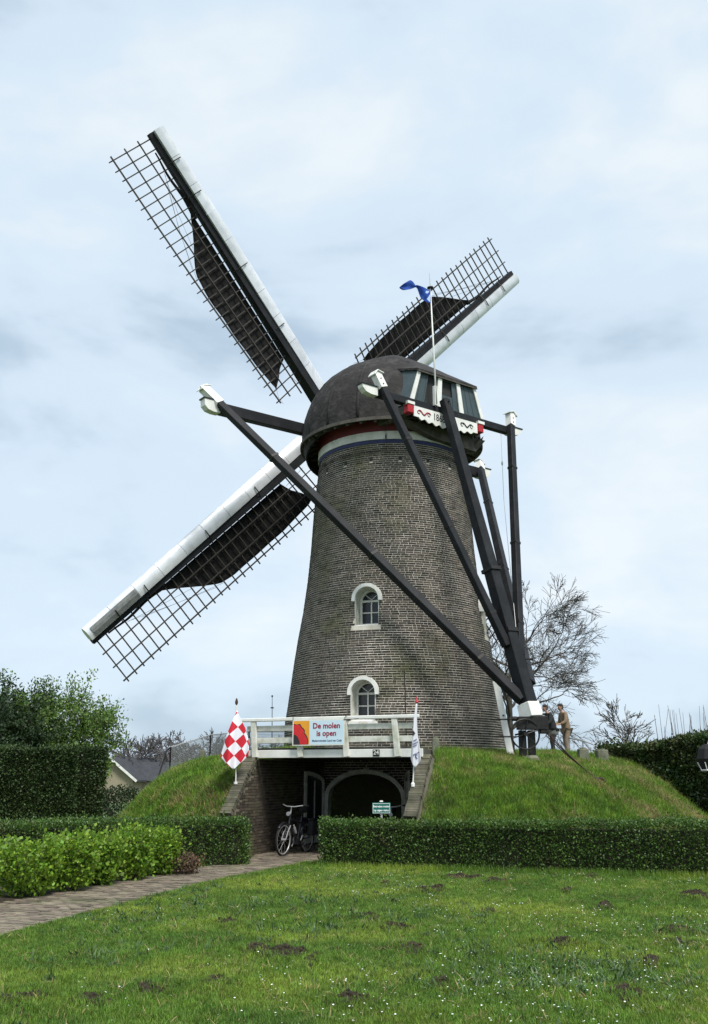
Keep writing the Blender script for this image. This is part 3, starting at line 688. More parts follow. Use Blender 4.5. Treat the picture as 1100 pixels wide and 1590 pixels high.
# windows
def make_window(a, z, hw):
    o, tx, nn = wframe(a, z); S = WSTR
    fr = MB(); fy = -.50; o2 = o + nn * fy + Zv * .07; fh = S - .07; w = hw - .05
    A = lambda hw_, sp: arch(hw_, sp)
    fr.ring(A(w + .035, fh), A(w - .02, fh), o2, tx, Zv, nn * .07)
    fr.box(o2 + nn * .035 + Zv * .03, tx * (w + .03), nn * .032, Zv * .03)
    fr.box(o2 + nn * .037 + Zv * fh, tx * (w - .02), nn * .036, Zv * .028)         # transom
    fr.box(o2 + nn * .03 + Zv * (fh / 2 + .02), tx * .018, nn * .025, Zv * (fh / 2 - .03))
    fr.box(o2 + nn * .03 + Zv * (fh / 2 + .02), tx * (w - .03), nn * .022, Zv * .016)
    for s in (-1, 1):
        pts = [o2 + nn * .03 + tx * (s * (w - .03) * math.cos(t * 1.25)) * 1 + Zv * (fh + .02 + (w - .04) * math.sin(t * 1.25)) for t in np.linspace(.12, 1, 6)]
        q0 = o2 + nn * .03 + tx * (s * -.02) + Zv * (fh + .03); q1 = o2 + nn * .03 + tx * (s * (w * .68)) + Zv * (fh + w * .70)
        fr.beam(q0, q1, .02, .03, up=nn)
    win = fr.build('window', M_white, mill)
    for (x0, x1, z0, z1) in ((-w + .02, -.018, .06, fh * .5), (.018, w - .02, .06, fh * .5), (-w + .02, -.018, fh * .5 + .036, fh - .028), (.018, w - .02, fh * .5 + .036, fh - .028)):
        MB().box(o2 + nn * .012 + tx * ((x0 + x1) / 2) + Zv * ((z0 + z1) / 2), tx * ((x1 - x0) / 2), nn * .004, Zv * ((z1 - z0) / 2)).build('pane', M_glass, win)
    MB().prism([p for p in arch(w - .015, 0)[1:-1]], o2 + nn * .008 + Zv * (fh + .02), tx, Zv, nn * .008).build('pane', M_glass, win)
    MB().ring(arch(hw + .011, S), arch(hw - .012, S), o + nn * .012, tx, Zv, -nn * .56).build('reveal', M_offwhite, win, smooth=40)
    MB().box(o - nn * .575 + Zv * .55, tx * (hw + .005), nn * .004, Zv * .55).build('back_board', M_offwhite, win) if False else None
    ou = [(x, y) for x, y in arch(hw + .095, S)[1:-1]]; inn = [(x, y) for x, y in arch(hw - .002, S)[1:-1]]
    ou = [(-hw - .095, S - .06)] + ou + [(hw + .095, S - .06)]; inn = [(-hw + .002, S - .06)] + inn + [(hw - .002, S - .06)]
    MB().ring(ou, inn, o + nn * .065, tx, Zv, -nn * .30).build('arch_hood', M_white, win, smooth=40)
    sl = MB(); b0 = [(-hw - .09, -.10), (hw + .09, -.10), (hw + .02, .012), (-hw - .02, .012)]
    sl.prism(b0, o + nn * .075, tx, Zv, -nn * .22); sl.box(o - nn * .31 + Zv * .025, tx * (hw - .014), nn * .235, Zv * .03)
    sl.build('sill', M_white, win, bevel=.006)
    return win
for wn in WINS: make_window(*wn)
# entrance arch and the two open door leaves
def make_door():
    o = tp(DOOR_A, 3.40, 0); tx = V((math.cos(DOOR_A), math.sin(DOOR_A), 0)); nn = V((math.sin(DOOR_A), -math.cos(DOOR_A), 0))
    n = 16
    sur = MB().ring(arch(DHW + .10, DSP, n, DRISE + .10), arch(DHW - .01, DSP, n, DRISE - .01), o + nn * .07, tx, Zv, -nn * .62).build('door_surround', M_offwhite, mill, smooth=40)
    for s in (-1, 1):
        h = o + nn * .10 + tx * (s * (DHW + .10)); 
        e = V((-1.24, 24.62, 0)) if s < 0 else V((1.34, 23.95, 0))
        dd = (e - h); dd.z = 0; W = dd.length; dd.normalize(); th = dd.cross(Zv).normalized() * .025
        top = lambda x: DSP + .12 + (DRISE - .06) * math.sqrt(max(0, 1 - ((W - x) / W * 0 + (1 - x / W) * .85) ** 2)) if s > 0 else DSP + .05 + (DRISE) * math.sqrt(max(0, 1 - ((1 - x / W) * .75) ** 2))
        m = MB(); xs = [W * i / 8 for i in range(9)]
        outer = [(0, .06)] + [(x, top(x)) for x in xs] + [(W, .06)]
        inn = [(.09, .62)] + [(min(max(x, .09), W - .09), top(x) - .10) for x in xs] + [(W - .09, .62)]
        m.ring(outer, inn, h - th, dd, Zv, th * 2); m.box(h + dd * (W / 2) + Zv * .34, dd * (W / 2 - .002), th * .92, Zv * .28)
        m.box(h + dd * (W / 2) + Zv * 1.05, dd * .02, th * .8, Zv * .5)
        lf_ = m.build('door', M_offwhite, mill)
        MB().prism([(.08, .6)] + [(min(max(x, .08), W - .08), top(x) - .09) for x in xs] + [(W - .08, .6)], h - th * .2, dd, Zv, th * .4).build('pane', M_glass, lf_)
        MB().tube([h + dd * (W - .05) + th * 1.0 + Zv * .98, h + dd * (W - .05) + th * 3 + Zv * .98, h + dd * (W - .16) + th * 3 + Zv * .98], .012, 6).build('handle', M_iron, lf_)
make_door()

# cap
ZE = 11.72; CR = 2.86; CHH = 2.80; PP = 2.35
def build_cap():
    n = 64; vs = []; fs = []; rows = []
    T = np.linspace(0, 1, 15)
    for t in T:
        a = t * math.pi / 2; rho = math.cos(a) ** (2 / PP); h = math.sin(a) ** (2 / PP)
        rows.append((rho * CR, ZE + CHH * h))
    bm = bmesh.new(); ring = []
    for r, z in rows[:-1]:
        ring.append([bm.verts.new(capp(r * math.cos(2 * math.pi * j / n), r * math.sin(2 * math.pi * j / n), z)) for j in range(n)])
    top = bm.verts.new(capp(0, 0, rows[-1][1]))
    for i in range(len(ring) - 1):
        for j in range(n): bm.faces.new((ring[i][j], ring[i][(j + 1) % n], ring[i + 1][(j + 1) % n], ring[i + 1][j]))
    for j in range(n): bm.faces.new((ring[-1][j], ring[-1][(j + 1) % n], top))
    # ridge: lift a little toward the back so the top stays level up to the hip
    for v in bm.verts:
        p = v.co - AXIS; k = p.dot(nF); u = p.dot(uR)
        if k < 0 and k > -1.6: v.co.z += .16 * (-k) * max(0, 1 - abs(u) / 1.6)
    apex, gt = V((-1.0, 14.50)), V((-2.72, 13.16))
    dk, dz = gt - apex; nrm = (nF * (dz) + Zv * (-dk)).normalized()
    if nrm.z < 0: nrm = -nrm
    g = bm.verts[:] + bm.edges[:] + bm.faces[:]
    r = bmesh.ops.bisect_plane(bm, geom=g, plane_co=capp(apex.x, 0, apex.y), plane_no=nrm, clear_outer=True)
    ed = [e for e in r['geom_cut'] if isinstance(e, bmesh.types.BMEdge)]; bmesh.ops.contextual_create(bm, geom=ed)
    g = bm.verts[:] + bm.edges[:] + bm.faces[:]
    r = bmesh.ops.bisect_plane(bm, geom=g, plane_co=capp(-2.55, 0, 0), plane_no=-nF, clear_outer=True)
    ed = [e for e in r['geom_cut'] if isinstance(e, bmesh.types.BMEdge)]; bmesh.ops.contextual_create(bm, geom=ed)
    for v in bm.verts: v.co -= AXIS
    bmesh.ops.recalc_face_normals(bm, faces=bm.faces)
    me = bpy.data.meshes.new('cap'); bm.to_mesh(me); bm.free(); me.materials.append(M_roof)
    me.polygons.foreach_set('use_smooth', [True] * len(me.polygons)); me.set_sharp_from_angle(angle=rad(30))
    o = bpy.data.objects.new('cap', me); COL.objects.link(o); o.parent = mill
    return o
cap = build_cap()
for j in range(17):
    a = j * 2 * math.pi / 17 + .1; m = MB(); vs = []; ok = True
    for t in np.linspace(.0, .93, 12):
        q = t * math.pi / 2; rho = math.cos(q) ** (2 / PP) * CR; h = ZE + CHH * math.sin(q) ** (2 / PP)
        k, u = rho * math.cos(a), rho * math.sin(a)
        if k < -1.7: continue
        hz = h + (.16 * -k * max(0, 1 - abs(u) / 1.6) if -1.6 < k < 0 else 0)
        if k < -.9 and abs(u) < 1.7: break
        o1 = V((-math.sin(a), math.cos(a))) * .05; out = V((math.cos(a), math.sin(a))) * (.012 * math.cos(q))
        for s_ in (-1, 1): vs.append(capp(k + s_ * o1.x + out.x, u + s_ * o1.y + out.y, hz + .012 * math.sin(q)))
    n_ = len(vs) // 2
    if n_ > 2:
        m.add(vs, [(2 * i, 2 * i + 1, 2 * i + 3, 2 * i + 2) for i in range(n_ - 1)]); so_ = m.build('roofing_seam', M_roof, cap, smooth=True); so_.modifiers.new('t', 'SOLIDIFY').thickness = .014
# dormer roof over the back gable
GZ0, GZ1, GB, GT = 12.06, 13.20, 1.52, 1.14
dr_ = MB()
A1, A2 = capp(-1.0, -.28, 14.50), capp(-1.0, .28, 14.50)
E1, E2 = capp(-2.80, -GT - .04, 13.24), capp(-2.80, GT + .04, 13.24)
S1, S2 = capp(-.9, -GT - .45, 13.75), capp(-.9, GT + .45, 13.75)
dr_.add([A1, A2, E2, E1, S1, S2] + [p - Zv * .07 for p in (A1, A2, E2, E1, S1, S2)],
        [(0, 1, 2, 3), (0, 3, 4), (1, 5, 2), (9, 8, 7, 6), (10, 9, 6), (8, 11, 7), (3, 2, 8, 9), (4, 3, 9, 10), (2, 5, 11, 8), (0, 4, 10, 6), (5, 1, 7, 11)])
dr_.build('dormer_roof', M_roof, cap)
fb = MB(); fb.beam(E1 - Zv * .085, E2 - Zv * .085, .04, .03); fb.build('fascia_board', M_eave, cap)
# cheeks and gable boards
ck = MB()
for s in (-1, 1):
    a, b, c, e = capp(-2.70, s * GB, GZ0), capp(-1.3, s * (GB + .35), GZ0), capp(-1.3, s * (GT + .30), 13.6), capp(-2.70, s * GT, GZ1)
    off = uR * (-s * .06); ck.add([a, b, c, e, a + off, b + off, c + off, e + off], [(0, 1, 2, 3), (7, 6, 5, 4), (0, 4, 5, 1), (1, 5, 6, 2), (2, 6, 7, 3), (3, 7, 4, 0)])
ck.build('dormer_cheek', M_gable, cap)
def gpt(f, z): # f in -1..1 across the gable at height fraction z
    w = GB + (GT - GB) * z; return capp(-2.72, f * w, GZ0 + (GZ1 - GZ0) * z)
def gboard(f0, f1, z0, z1, name, m, th=.03, off=0.):
    p = [gpt(f0, z0), gpt(f1, z0), gpt(f1, z1), gpt(f0, z1)]; p = [q - nF * off for q in p]
    mb = MB().add(p + [q + nF * th for q in p], [(0, 1, 2, 3), (7, 6, 5, 4), (0, 4, 5, 1), (1, 5, 6, 2), (2, 6, 7, 3), (3, 7, 4, 0)])
    return mb.build(name, m, cap)
gboard(-1, 1, 0, 1, 'gable_backing', M_interior, .04, -.06)
for f0, f1 in ((-.98, -.83), (-.82, -.655)): gboard(f0, f1, 0, 1, 'gable_board', M_gable)
gboard(-.66, -.63, 0, 1, 'gable_board', M_gable, .05, .012)
for f0, f1 in ((-.17, -.01), (.0, .15)): gboard(f0, f1, 0, .52, 'gable_board', M_gable)
gboard(.16, .30, 0, 1, 'gable_board', M_gable); gboard(-.17, .15, .93, 1, 'gable_board', M_gable)
for f0, f1 in ((.44, .58), (.59, .73), (.74, .98)): gboard(f0, f1, 0, 1, 'gable_board', M_gable)
gboard(-1.0, -.90, -.05, 1.02, 'gable_strip', M_white, .04, .045)
gboard(-.32, -.19, -.12, 1.0, 'gable_strip', M_white, .04, .05)
gboard(.31, .43, -.08, 1.0, 'gable_strip', M_white, .04, .045)
gboard(.91, 1.0, -.05, 1.02, 'gable_strip', M_white, .04, .045)
# eave: gutter edge, soffit and rafters
ev = MB(); n = 72
pr = [(CR - .02, ZE + .06), (CR + .05, ZE + .04), (CR + .05, ZE - .06), (CR - .02, ZE - .05)]
span = [i for i in range(n + 1)]
angs = [math.pi * (.18 + 1.64 * i / n) - math.pi for i in range(n + 1)]   # open at the back
vs = [capp(r * math.cos(a), r * math.sin(a), z) for a in angs for r, z in pr]
fs = [(i * 4 + j, i * 4 + (j + 1) % 4, i * 4 + 4 + (j + 1) % 4, i * 4 + 4 + j) for i in range(n) for j in range(4)]
ev.add(vs, fs); ev.build('eave_edge', M_eave, cap, smooth=30)
so = MB(); vs = []; 
for a in np.linspace(0, 2 * math.pi, 73)[:-1]:
    for r, z in ((CR, ZE - .03), (2.36, ZE + .22), (2.36, ZE + .26), (CR, ZE + .01)): 
        q = capp(r * math.cos(a), r * math.sin(a), z); vs.append(q)
so.add(vs, [(i * 4 + j, i * 4 + (j + 1) % 4, ((i + 1) % 72) * 4 + (j + 1) % 4, ((i + 1) % 72) * 4 + j) for i in range(72) for j in range(4)])
so.build('soffit', M_eave, cap, smooth=30)
for i in range(40):
    a = 2 * math.pi * i / 40 + .05; m = MB()
    m.beam(capp(2.40 * math.cos(a), 2.40 * math.sin(a), ZE + .13), capp((CR - .03) * math.cos(a), (CR - .03) * math.sin(a), ZE - .07), .07, .09); m.build('rafter', M_eave, cap)
# storm skirt hanging below the eave at the front
sk = MB(); vs = []
A_ = np.linspace(-1.45, 1.45, 31)
for a in A_:
    dep = .52 * max(0, math.cos(a)) ** .7
    for r, z in ((CR - .03, ZE), (CR - .14, ZE - dep), (CR - .19, ZE - dep), (CR - .09, ZE)): vs.append(capp(r * math.cos(a), r * math.sin(a), z))
sk.add(vs, [(i * 4 + j, i * 4 + (j + 1) % 4, i * 4 + 4 + (j + 1) % 4, i * 4 + 4 + j) for i in range(30) for j in range(4)])
sk.build('storm_skirt', M_roof, cap, smooth=40)
# sheers (red ended timbers), back soffit wedge
for u in (-1.66, 1.08):
    MB().beam(capp(-1.5, u, 11.78), capp(-2.80, u, 11.78), .20, .24).build('sheer', M_eave, mill); MB().beam(capp(-2.802, u, 11.78), capp(-3.02, u, 11.78), .22, .26).build('sheer_end', M_redbright, mill, bevel=.02)
    MB().beam(capp(-2.8, u, 11.955), capp(-3.04, u, 11.955), .26, .085).build('sheer_cover', M_white, mill)
wd = MB(); poly = [(-1.75, 11.62), (1.85, 11.62), (1.35, 11.2), (-.2, 11.15), (-1.3, 11.4)]
wd.prism([(-1.5, 11.66), (1.72, 11.66), (1.3, 11.22), (-.3, 11.30), (-1.2, 11.50)], capp(-2.3, 0, 0), uR, Zv, nF * -.22); wd.build('rear_soffit', M_eave, cap)
wd2 = MB(); wd2.add([capp(-2.80, 1.38, 11.66), capp(-1.2, 2.62, 11.66), capp(-1.2, 2.45, 11.72), capp(-2.5, 1.3, 11.25), capp(-2.3, 1.1, 11.2), capp(-1.2, 2.2, 11.7)], [(0, 1, 2), (0, 2, 3), (3, 2, 5, 4), (0, 3, 4), (0, 4, 5, 1), (1, 5, 2)])
wd2.build('rear_soffit', M_eave, cap)
# carved year board
yb = MB(); top_z, N_ = 11.97, 57; o_ = capp(-2.99, 0, 0)
pts_t = [(-1.53, top_z - .06), (.95, top_z - .06)]
bot = []
for i in range(N_):
    f = i / (N_ - 1); u = .95 - 2.48 * f
    d_ = .34 + .13 * math.sin(math.pi * f) ** .8 + .035 * math.cos(f * 2 * math.pi * 9) * (1 if .06 < f < .94 else .3)
    bot.append((u, top_z - .02 - d_))
yb.prism(pts_t + bot, o_, uR, Zv, nF * .035)
ybo = yb.build('year_board', M_white, mill)
fo = o_ - nF * .004
text_mb('1868', .30, fo + uR * -.58 + Zv * 11.72, uR * .78, Zv, .004).build('numerals', M_ink, ybo)
def scroll(u0, s):
    m = MB(); P = []
    for t in np.linspace(0, 1, 22):
        x = u0 + s * (t - .5) * .46; z = 11.76 + .055 * math.sin(t * 2 * math.pi * 1.5) - .02 * t; P.append(fo + uR * x + Zv * z)
    m.tube(P, [.010 + .012 * math.sin(math.pi * i / 21) for i in range(22)], 6)
    for c, r in ((u0 - s * .19, .05), (u0 + s * .20, .055)):
        m.tube([fo + uR * (c + r * math.cos(a)) + Zv * (11.745 + r * math.sin(a)) for a in np.linspace(0, 5.2, 14)], .011, 6)
    m.build('scroll_ornament', M_inkred if s > 0 else M_ink, ybo)
scroll(-1.16, 1); scroll(.52, -1)

# cross beams, braces and tail
K1, L1, Z1 = 1.66, 5.34, 12.40; K2, L2, Z2 = -2.84, 2.56, 12.03; U2 = -.22
FOOT = capp(-5.41, 0, 3.44)
TAILTOP = capp(-3.10, -.45, 12.30)
def cross_beam(k, L, z, w, h, uo=0.):
    m = MB(); a, b = capp(k, uo - L, z), capp(k, uo + L, z)
    m.beam(a, b, w, h); o = m.build('cross_beam', M_black, mill, bevel=.012)
    for s in (-1, 1):
        e = capp(k, uo + s * (L + .02), z)
        poly = [(0, -h / 2 - .01), (.22, -h / 2 - .01), (.40, -h / 2 + .03), (.52, -h / 2 + .14), (.54, h / 2 + .01), (0, h / 2 + .01)]
        MB().prism(poly, e - nF * (w / 2 + .01), uR * s, Zv, nF * (w + .02)).build('painted_end', M_white, o)
        MB().box(e + uR * (s * .30) + Zv * (h / 2 + .03), uR * .28, nF * (w / 2 + .03), Zv * .018).build('lead_cover', M_iron, o)
    return o
cross_beam(K1, L1, Z1, .26, .34); cross_beam(K2, L2, Z2, .20, .22, U2)
def on_tail(z): f = (TAILTOP.z - z) / (TAILTOP.z - FOOT.z); return TAILTOP + (FOOT - TAILTOP) * f
def brace(k, u, z, end, w, ext=.62):
    off = nF * (-.22 if k > 0 else -.19)
    a = capp(k, u, z) + off; b = V(end); d = (a - b).normalized(); m = MB()
    m.beam(b, a + d * .12, w * 1.05, w * 1.05, up=nF, w2=w, h2=w); o = m.build('brace', M_black, mill, bevel=.012)
    e = a + d * .122; f = MB(); f.beam(e, e + d * ext, w + .03, w + .03, up=nF); f.build('painted_end', M_white, o)
    t = e + d * (ext + .015); x = d.cross(nF).normalized()
    c = MB(); s2 = w / 2 + .07
    for sg in (-1, 1): c.add([t + x * s2 + nF * 0 - d * .06 if False else t + x * (sg * s2) - d * .07 + nF * s2, t + x * (sg * s2) - d * .07 - nF * s2, t + d * .05 - nF * s2, t + d * .05 + nF * s2,
                             t + x * (sg * s2) - d * .045 + nF * s2, t + x * (sg * s2) - d * .045 - nF * s2, t + d * .075 - nF * s2, t + d * .075 + nF * s2],
                            [(0, 1, 2, 3), (4, 5, 6, 7), (0, 1, 5, 4), (1, 2, 6, 5), (2, 3, 7, 6), (3, 0, 4, 7)])
    c.build('end_cover', M_white, o)
    LL_ = (a - b).length
    for q in (.12, .45, .8):
        c0 = b + d * (LL_ * q); MB().beam(c0 - d * .04, c0 + d * .04, w * 1.05 + .014, w * 1.05 + .014, up=nF).build('iron_strap', M_iron, o)
    for q in (.25, .6): MB().lathe([(.018, -.02), (.018, .02)], e + d * (ext * q) - nF * (w / 2 + .02), 8, axis=nF).build('bolt', M_iron, o)
brace(K1, -L1, Z1, FOOT + uR * -.16 + nF * .05 + Zv * .08, .22, .85)
brace(K1, L1, Z1, FOOT + uR * .16 + nF * .05 + Zv * .5, .22)
brace(K2, U2 - L2 + .15, Z2, on_tail(4.9) + uR * -.20, .19, .5)
brace(K2, U2 + L2, Z2, on_tail(4.7) + uR * .20, .19, .5)
tb = MB(); tb.beam(TAILTOP, FOOT, .24, .24, up=uR, w2=.36, h2=.36)
tail = tb.build('tail_beam', M_black, mill, bevel=.02)
TD = (FOOT - TAILTOP).normalized()
MB().beam(FOOT + TD * .003, FOOT + TD * .38, .41, .40, up=uR, w2=.45, h2=.43).build('painted_foot', M_white, tail, bevel=.015)
MB().lathe([(.02, -.03), (.02, .03)], on_tail(12.2) + nF * -.17, 8, axis=nF).build('bolt', M_iron, tail)
for z in (5.3, 7.0): MB().beam(on_tail(z) - TD * .05, on_tail(z) + TD * .05, .40, .37, up=uR).build('iron_strap', M_iron, tail)
stb = MB(); stb.tube([on_tail(4.6) + uR * .2, on_tail(4.6) + uR * .55 + nF * -.1], .02, 6); stb.build('step_peg', M_iron, tail)
stb = MB(); stb.tube([on_tail(5.0) + uR * .2, on_tail(5.0) + uR * .42], .02, 6); stb.build('step_peg', M_iron, tail)

# sails (seen from behind, cloths half set)
TILT = rad(10.5); PHI = rad(136.55); SR = 11.15
wU = Zv * math.cos(TILT) - nF * math.sin(TILT); mN = nF * math.cos(TILT) + Zv * math.sin(TILT); HUB = capp(3.13, 0, 13.43)
def build_sail(ang, flap):
    e = uR * math.cos(ang) + wU * math.sin(ang); g = -uR * math.sin(ang) + wU * math.cos(ang)
    def pitch(r): return rad(float(np.interp(r, [1.4, 3, 6, 9, 11.2], [15, 11, 4, -1, -3])))
    def S(r, s, d=0):
        p = pitch(r); gd = g * math.cos(p) - mN * math.sin(p); nd = mN * math.cos(p) + g * math.sin(p)
        return HUB + e * r + gd * s + nd * d
    st = MB(); rr = np.linspace(.0, SR, 10); vs = []
    for r in rr:
        h = float(np.interp(r, [0, 2, SR], [.19, .17, .085])); dpt = float(np.interp(r, [0, 2, SR], [.20, .18, .085]))
        vs += [S(r, -h, -dpt), S(r, h, -dpt), S(r, h, dpt), S(r, -h, dpt)]
    st.add(vs, [(i * 4 + j, i * 4 + (j + 1) % 4, i * 4 + 4 + (j + 1) % 4, i * 4 + 4 + j) for i in range(9) for j in range(4)] + [(3, 2, 1, 0), (36, 37, 38, 39)])
    sail = st.build('sail', M_black, mill)
    # lattice: cross bars and battens, each a lath of its own
    nb = 28; rs = [11.02 - i * .331 for i in range(nb)]; rj = random.Random(3)
    for i, r in enumerate(rs):
        m = MB(); j = rj.uniform(-.02, .02); a = S(r + j, .05, .02); b = S(r + j, 1.74 + rj.uniform(-.03, .03), .02); m.beam(a, b, .036, .036, up=mN); m.build('cross_bar', M_lath, sail)
    for s, r0, r1, wd in ((.53, 1.75, 11.14, .034), (1.06, 1.95, 11.14, .034), (1.60, 2.0, 11.14, .042)):
        m = MB(); P = [S(r, s, -.02) for r in np.linspace(r0, r1, 9)]; vs = []
        for i, r in enumerate(np.linspace(r0, r1, 9)):
            h = wd / 2; vs += [S(r, s - h, -.04), S(r, s + h, -.04), S(r, s + h, -.002), S(r, s - h, -.002)]
        m.add(vs, [(i * 4 + j, i * 4 + (j + 1) % 4, i * 4 + 4 + (j + 1) % 4, i * 4 + 4 + j) for i in range(8) for j in range(4)] + [(3, 2, 1, 0), (32, 33, 34, 35)]); m.build('batten', M_lath, sail)
    # streamlined sheet metal nose in panels
    prof = [(-.10, .12), (-.36, .13), (-.50, .06), (-.565, -.03), (-.545, -.11), (-.44, -.19), (-.27, -.225), (-.10, -.20)]
    edges = [11.16, 10.2, 9.22, 8.25, 7.25, 6.3, 5.3, 4.35, 3.35, 2.4, 1.42]
    for i in range(10):
        r1, r0 = edges[i] - .006, edges[i + 1] + .006; vs = []
        dz = rj.uniform(-.004, .004)
        for r in (r0, (r0 + r1) / 2, r1): vs += [S(r, s * float(np.interp(r, [1.4, 11], [1.12, .93])) + dz, d_) for s, d_ in prof]
        q = len(prof); m = MB().add(vs, [(k * q + j, k * q + (j + 1) % q, k * q + q + (j + 1) % q, k * q + q + j) for k in range(2) for j in range(q)] + [tuple(range(q - 1, -1, -1)), tuple(2 * q + j for j in range(q))])
        m.build('nose_panel', M_nose, sail, smooth=35)
    for r in (10.1, 8.95, 6.3, 4.0):
        m = MB(); m.tube([S(r, .16, -.10), S(r, -.12, -.25), S(r, -.34, -.255)], .018, 5); m.build('clamp', M_iron, sail)
    if flap:
        pf = [(-.43, -.212), (-.35, -.236), (-.26, -.249), (-.12, -.226), (-.12, -.21), (-.26, -.235), (-.35, -.22), (-.43, -.196)]; vs = [S(r, a_, b_) for r in (9.24, 11.0) for a_, b_ in pf]
        MB().add(vs, [(j_, (j_ + 1) % 8, 8 + (j_ + 1) % 8, 8 + j_) for j_ in range(8)] + [tuple(range(7, -1, -1)), tuple(range(8, 16))]).build('air_brake_flap', M_flap, sail)
    # sailcloth on the wind side of the lattice
    R_s = np.concatenate([np.linspace(2.43, 3.0, 8), np.linspace(3.15, 8.62, 40)]); NS = 12
    lo = np.interp(R_s, [2.43, 2.6, 2.89, 2.97, 8.62], [1.26, .92, .55, .22, .19]); hi = np.interp(R_s, [2.43, 2.7, 4, 6.3, 6.85, 7.3, 8.07, 8.62], [1.30, 1.38, 1.47, 1.47, 1.38, 1.10, .55, .21])
    m = MB(); vs = []
    for i, r in enumerate(R_s):
        for j in range(NS + 1):
            f = j / NS; s = lo[i] + (hi[i] - lo[i]) * f
            dd = .07 + .05 * math.sin(math.pi * f) + .02 * math.sin(r * 5.1 + f * 3) * f + .05 * (f < .12)
            vs.append(S(r, s, dd))
    m.add(vs, [(i * (NS + 1) + j, i * (NS + 1) + j + 1, (i + 1) * (NS + 1) + j + 1, (i + 1) * (NS + 1) + j) for i in range(len(R_s) - 1) for j in range(NS)])
    c = m.build('sail_cloth', M_cloth, sail, smooth=True); sd = c.modifiers.new('t', 'SOLIDIFY'); sd.thickness = .006
    # furled roll of the cloth along the stock near the tip, and reef lines
    m = MB(); P = [S(r, .20 + .03 * math.sin(r * 4), .06) for r in np.linspace(8.3, 10.6, 14)]; m.tube(P, [.07 - .045 * i / 13 for i in range(14)], 6); m.build('cloth_roll', M_cloth, sail, smooth=True)
    for (ra, sa, rb, sb) in ((7.0, 1.40, 9.9, .30), (7.6, .9, 10.0, .28), (6.7, 1.45, 9.5, .5), (2.45, 1.28, 1.9, 1.45), (2.9, .4, 2.0, .3)):
        m = MB(); A, B = S(ra, sa, .08), S(rb, sb, .06); m.tube([A, (A + B) / 2 + mN * .08 - Zv * .04, B], .006, 4); m.build('reef_line', M_rust, sail)
    return sail
build_sail(PHI, False); build_sail(PHI - math.pi / 2, False); build_sail(PHI + math.pi / 2, True); build_sail(PHI + math.pi, False)
hb = MB(); hb.lathe([(.36, -1.2), (.36, -.25), (.45, -.25), (.45, .42), (.2, .5)], HUB, 20, axis=mN); hb.build('windshaft', M_iron, mill)
# brake wire with weight, seen hanging from the right cross beam end
m = MB(); a = capp(K2, U2 + L2 - .25, Z2 - .12); m.tube([a, a + Zv * -2.2, V((on_tail(5).x + .15, on_tail(5).y, 5.2))], .008, 4); m.lathe([(.02, -.06), (.03, 0), (.02, .06)], a + Zv * -1.0, 8); m.build('brake_rope', M_wire, mill)

# ------------------------------------------------------------------ flag pole on the cap
fp0 = capp(-3.05, -.72, 12.15)
pt_ = at(668.5, 447, fp0.y + .1); sp_ = at(667, 424, fp0.y + .12)
fpo = empty('flagpole', fp0, 'thin white flagpole with a round disc rising from the back of the cap', 'flagpole')
MB().tube([fp0, fp0 + (pt_ - fp0) * .5, pt_], [.030, .025, .017], 8).build('pole', M_white, fpo, smooth=True)
MB().lathe([(.0, -.02), (.10, -.01), (.10, .012), (.03, .03)], pt_, 14).build('disc', M_iron, fpo)
MB().tube([pt_, sp_], [.014, .006], 6).build('spike', M_wire, fpo)
bracket = MB(); bracket.box(fp0 + Zv * .25 + nF * .05, uR * .05, nF * .05, Zv * .30); bracket.build('bracket', M_white, fpo)
def strip_flag(name, pts, m, label, cat, uvd=None, base=None, fold=.06, extra=None):
    """cloth from a list of (upper, lower) edge points; folded in depth"""
    root = empty(name, base, label, cat); mb = MB(); NS = 8; n = len(pts)
    vs = []
    for i, (a, b) in enumerate(pts):
        for j in range(NS + 1):
            f = j / NS; p = a + (b - a) * f; p = p + V((0, fold * math.sin(f * 7 + i * 1.1) * (.3 + i / n), 0)); vs.append(p)
    mb.add(vs, [(i * (NS + 1) + j, i * (NS + 1) + j + 1, (i + 1) * (NS + 1) + j + 1, (i + 1) * (NS + 1) + j) for i in range(n - 1) for j in range(NS)])
    o = mb.build('cloth', m, root, smooth=True); o.modifiers.new('t', 'SOLIDIFY').thickness = .004
    s = o.modifiers.new('s', 'SUBSURF'); s.levels = 1; s.render_levels = 1
    return root
yb_ = fp0.y + .08
zz = lambda x, y, dy: at(600 + x / 12.22, 420 + y / 12.22, yb_ + dy)
prs = [((842, 375), (850, 632), 0), ((800, 365), (800, 612), -.10), ((735, 322), (745, 590), -.18), ((670, 298), (660, 548), -.10), ((612, 285), (628, 470), .05), ((575, 275), (590, 330), .12), ((555, 288), (555, 306), .10), ((530, 225), (510, 335), .02),
       ((465, 162), (440, 362), -.06), ((410, 208), (380, 378), -.10), ((330, 258), (325, 388), -.04), ((285, 290), (290, 360), .02), ((245, 318), (255, 328), .04)]
bf_ = strip_flag('blue_flag', [(zz(*a, d_), zz(*b, d_)) for a, b, d_ in prs], M_flagblue, 'blue flag curling in the wind on the cap flagpole', 'flag', base=zz(842, 375, 0), fold=.03)
m = MB(); 
for P in ([(838, 440), (838, 600), (812, 585), (770, 540), (800, 500)], [(800, 385), (820, 400), (780, 440), (745, 425), (755, 385)]):
    q = [zz(x, y, -.24) for x, y in P]; m.add(q, [tuple(range(len(q)))])
m.build('emblem', M_bluewhite, bf_)

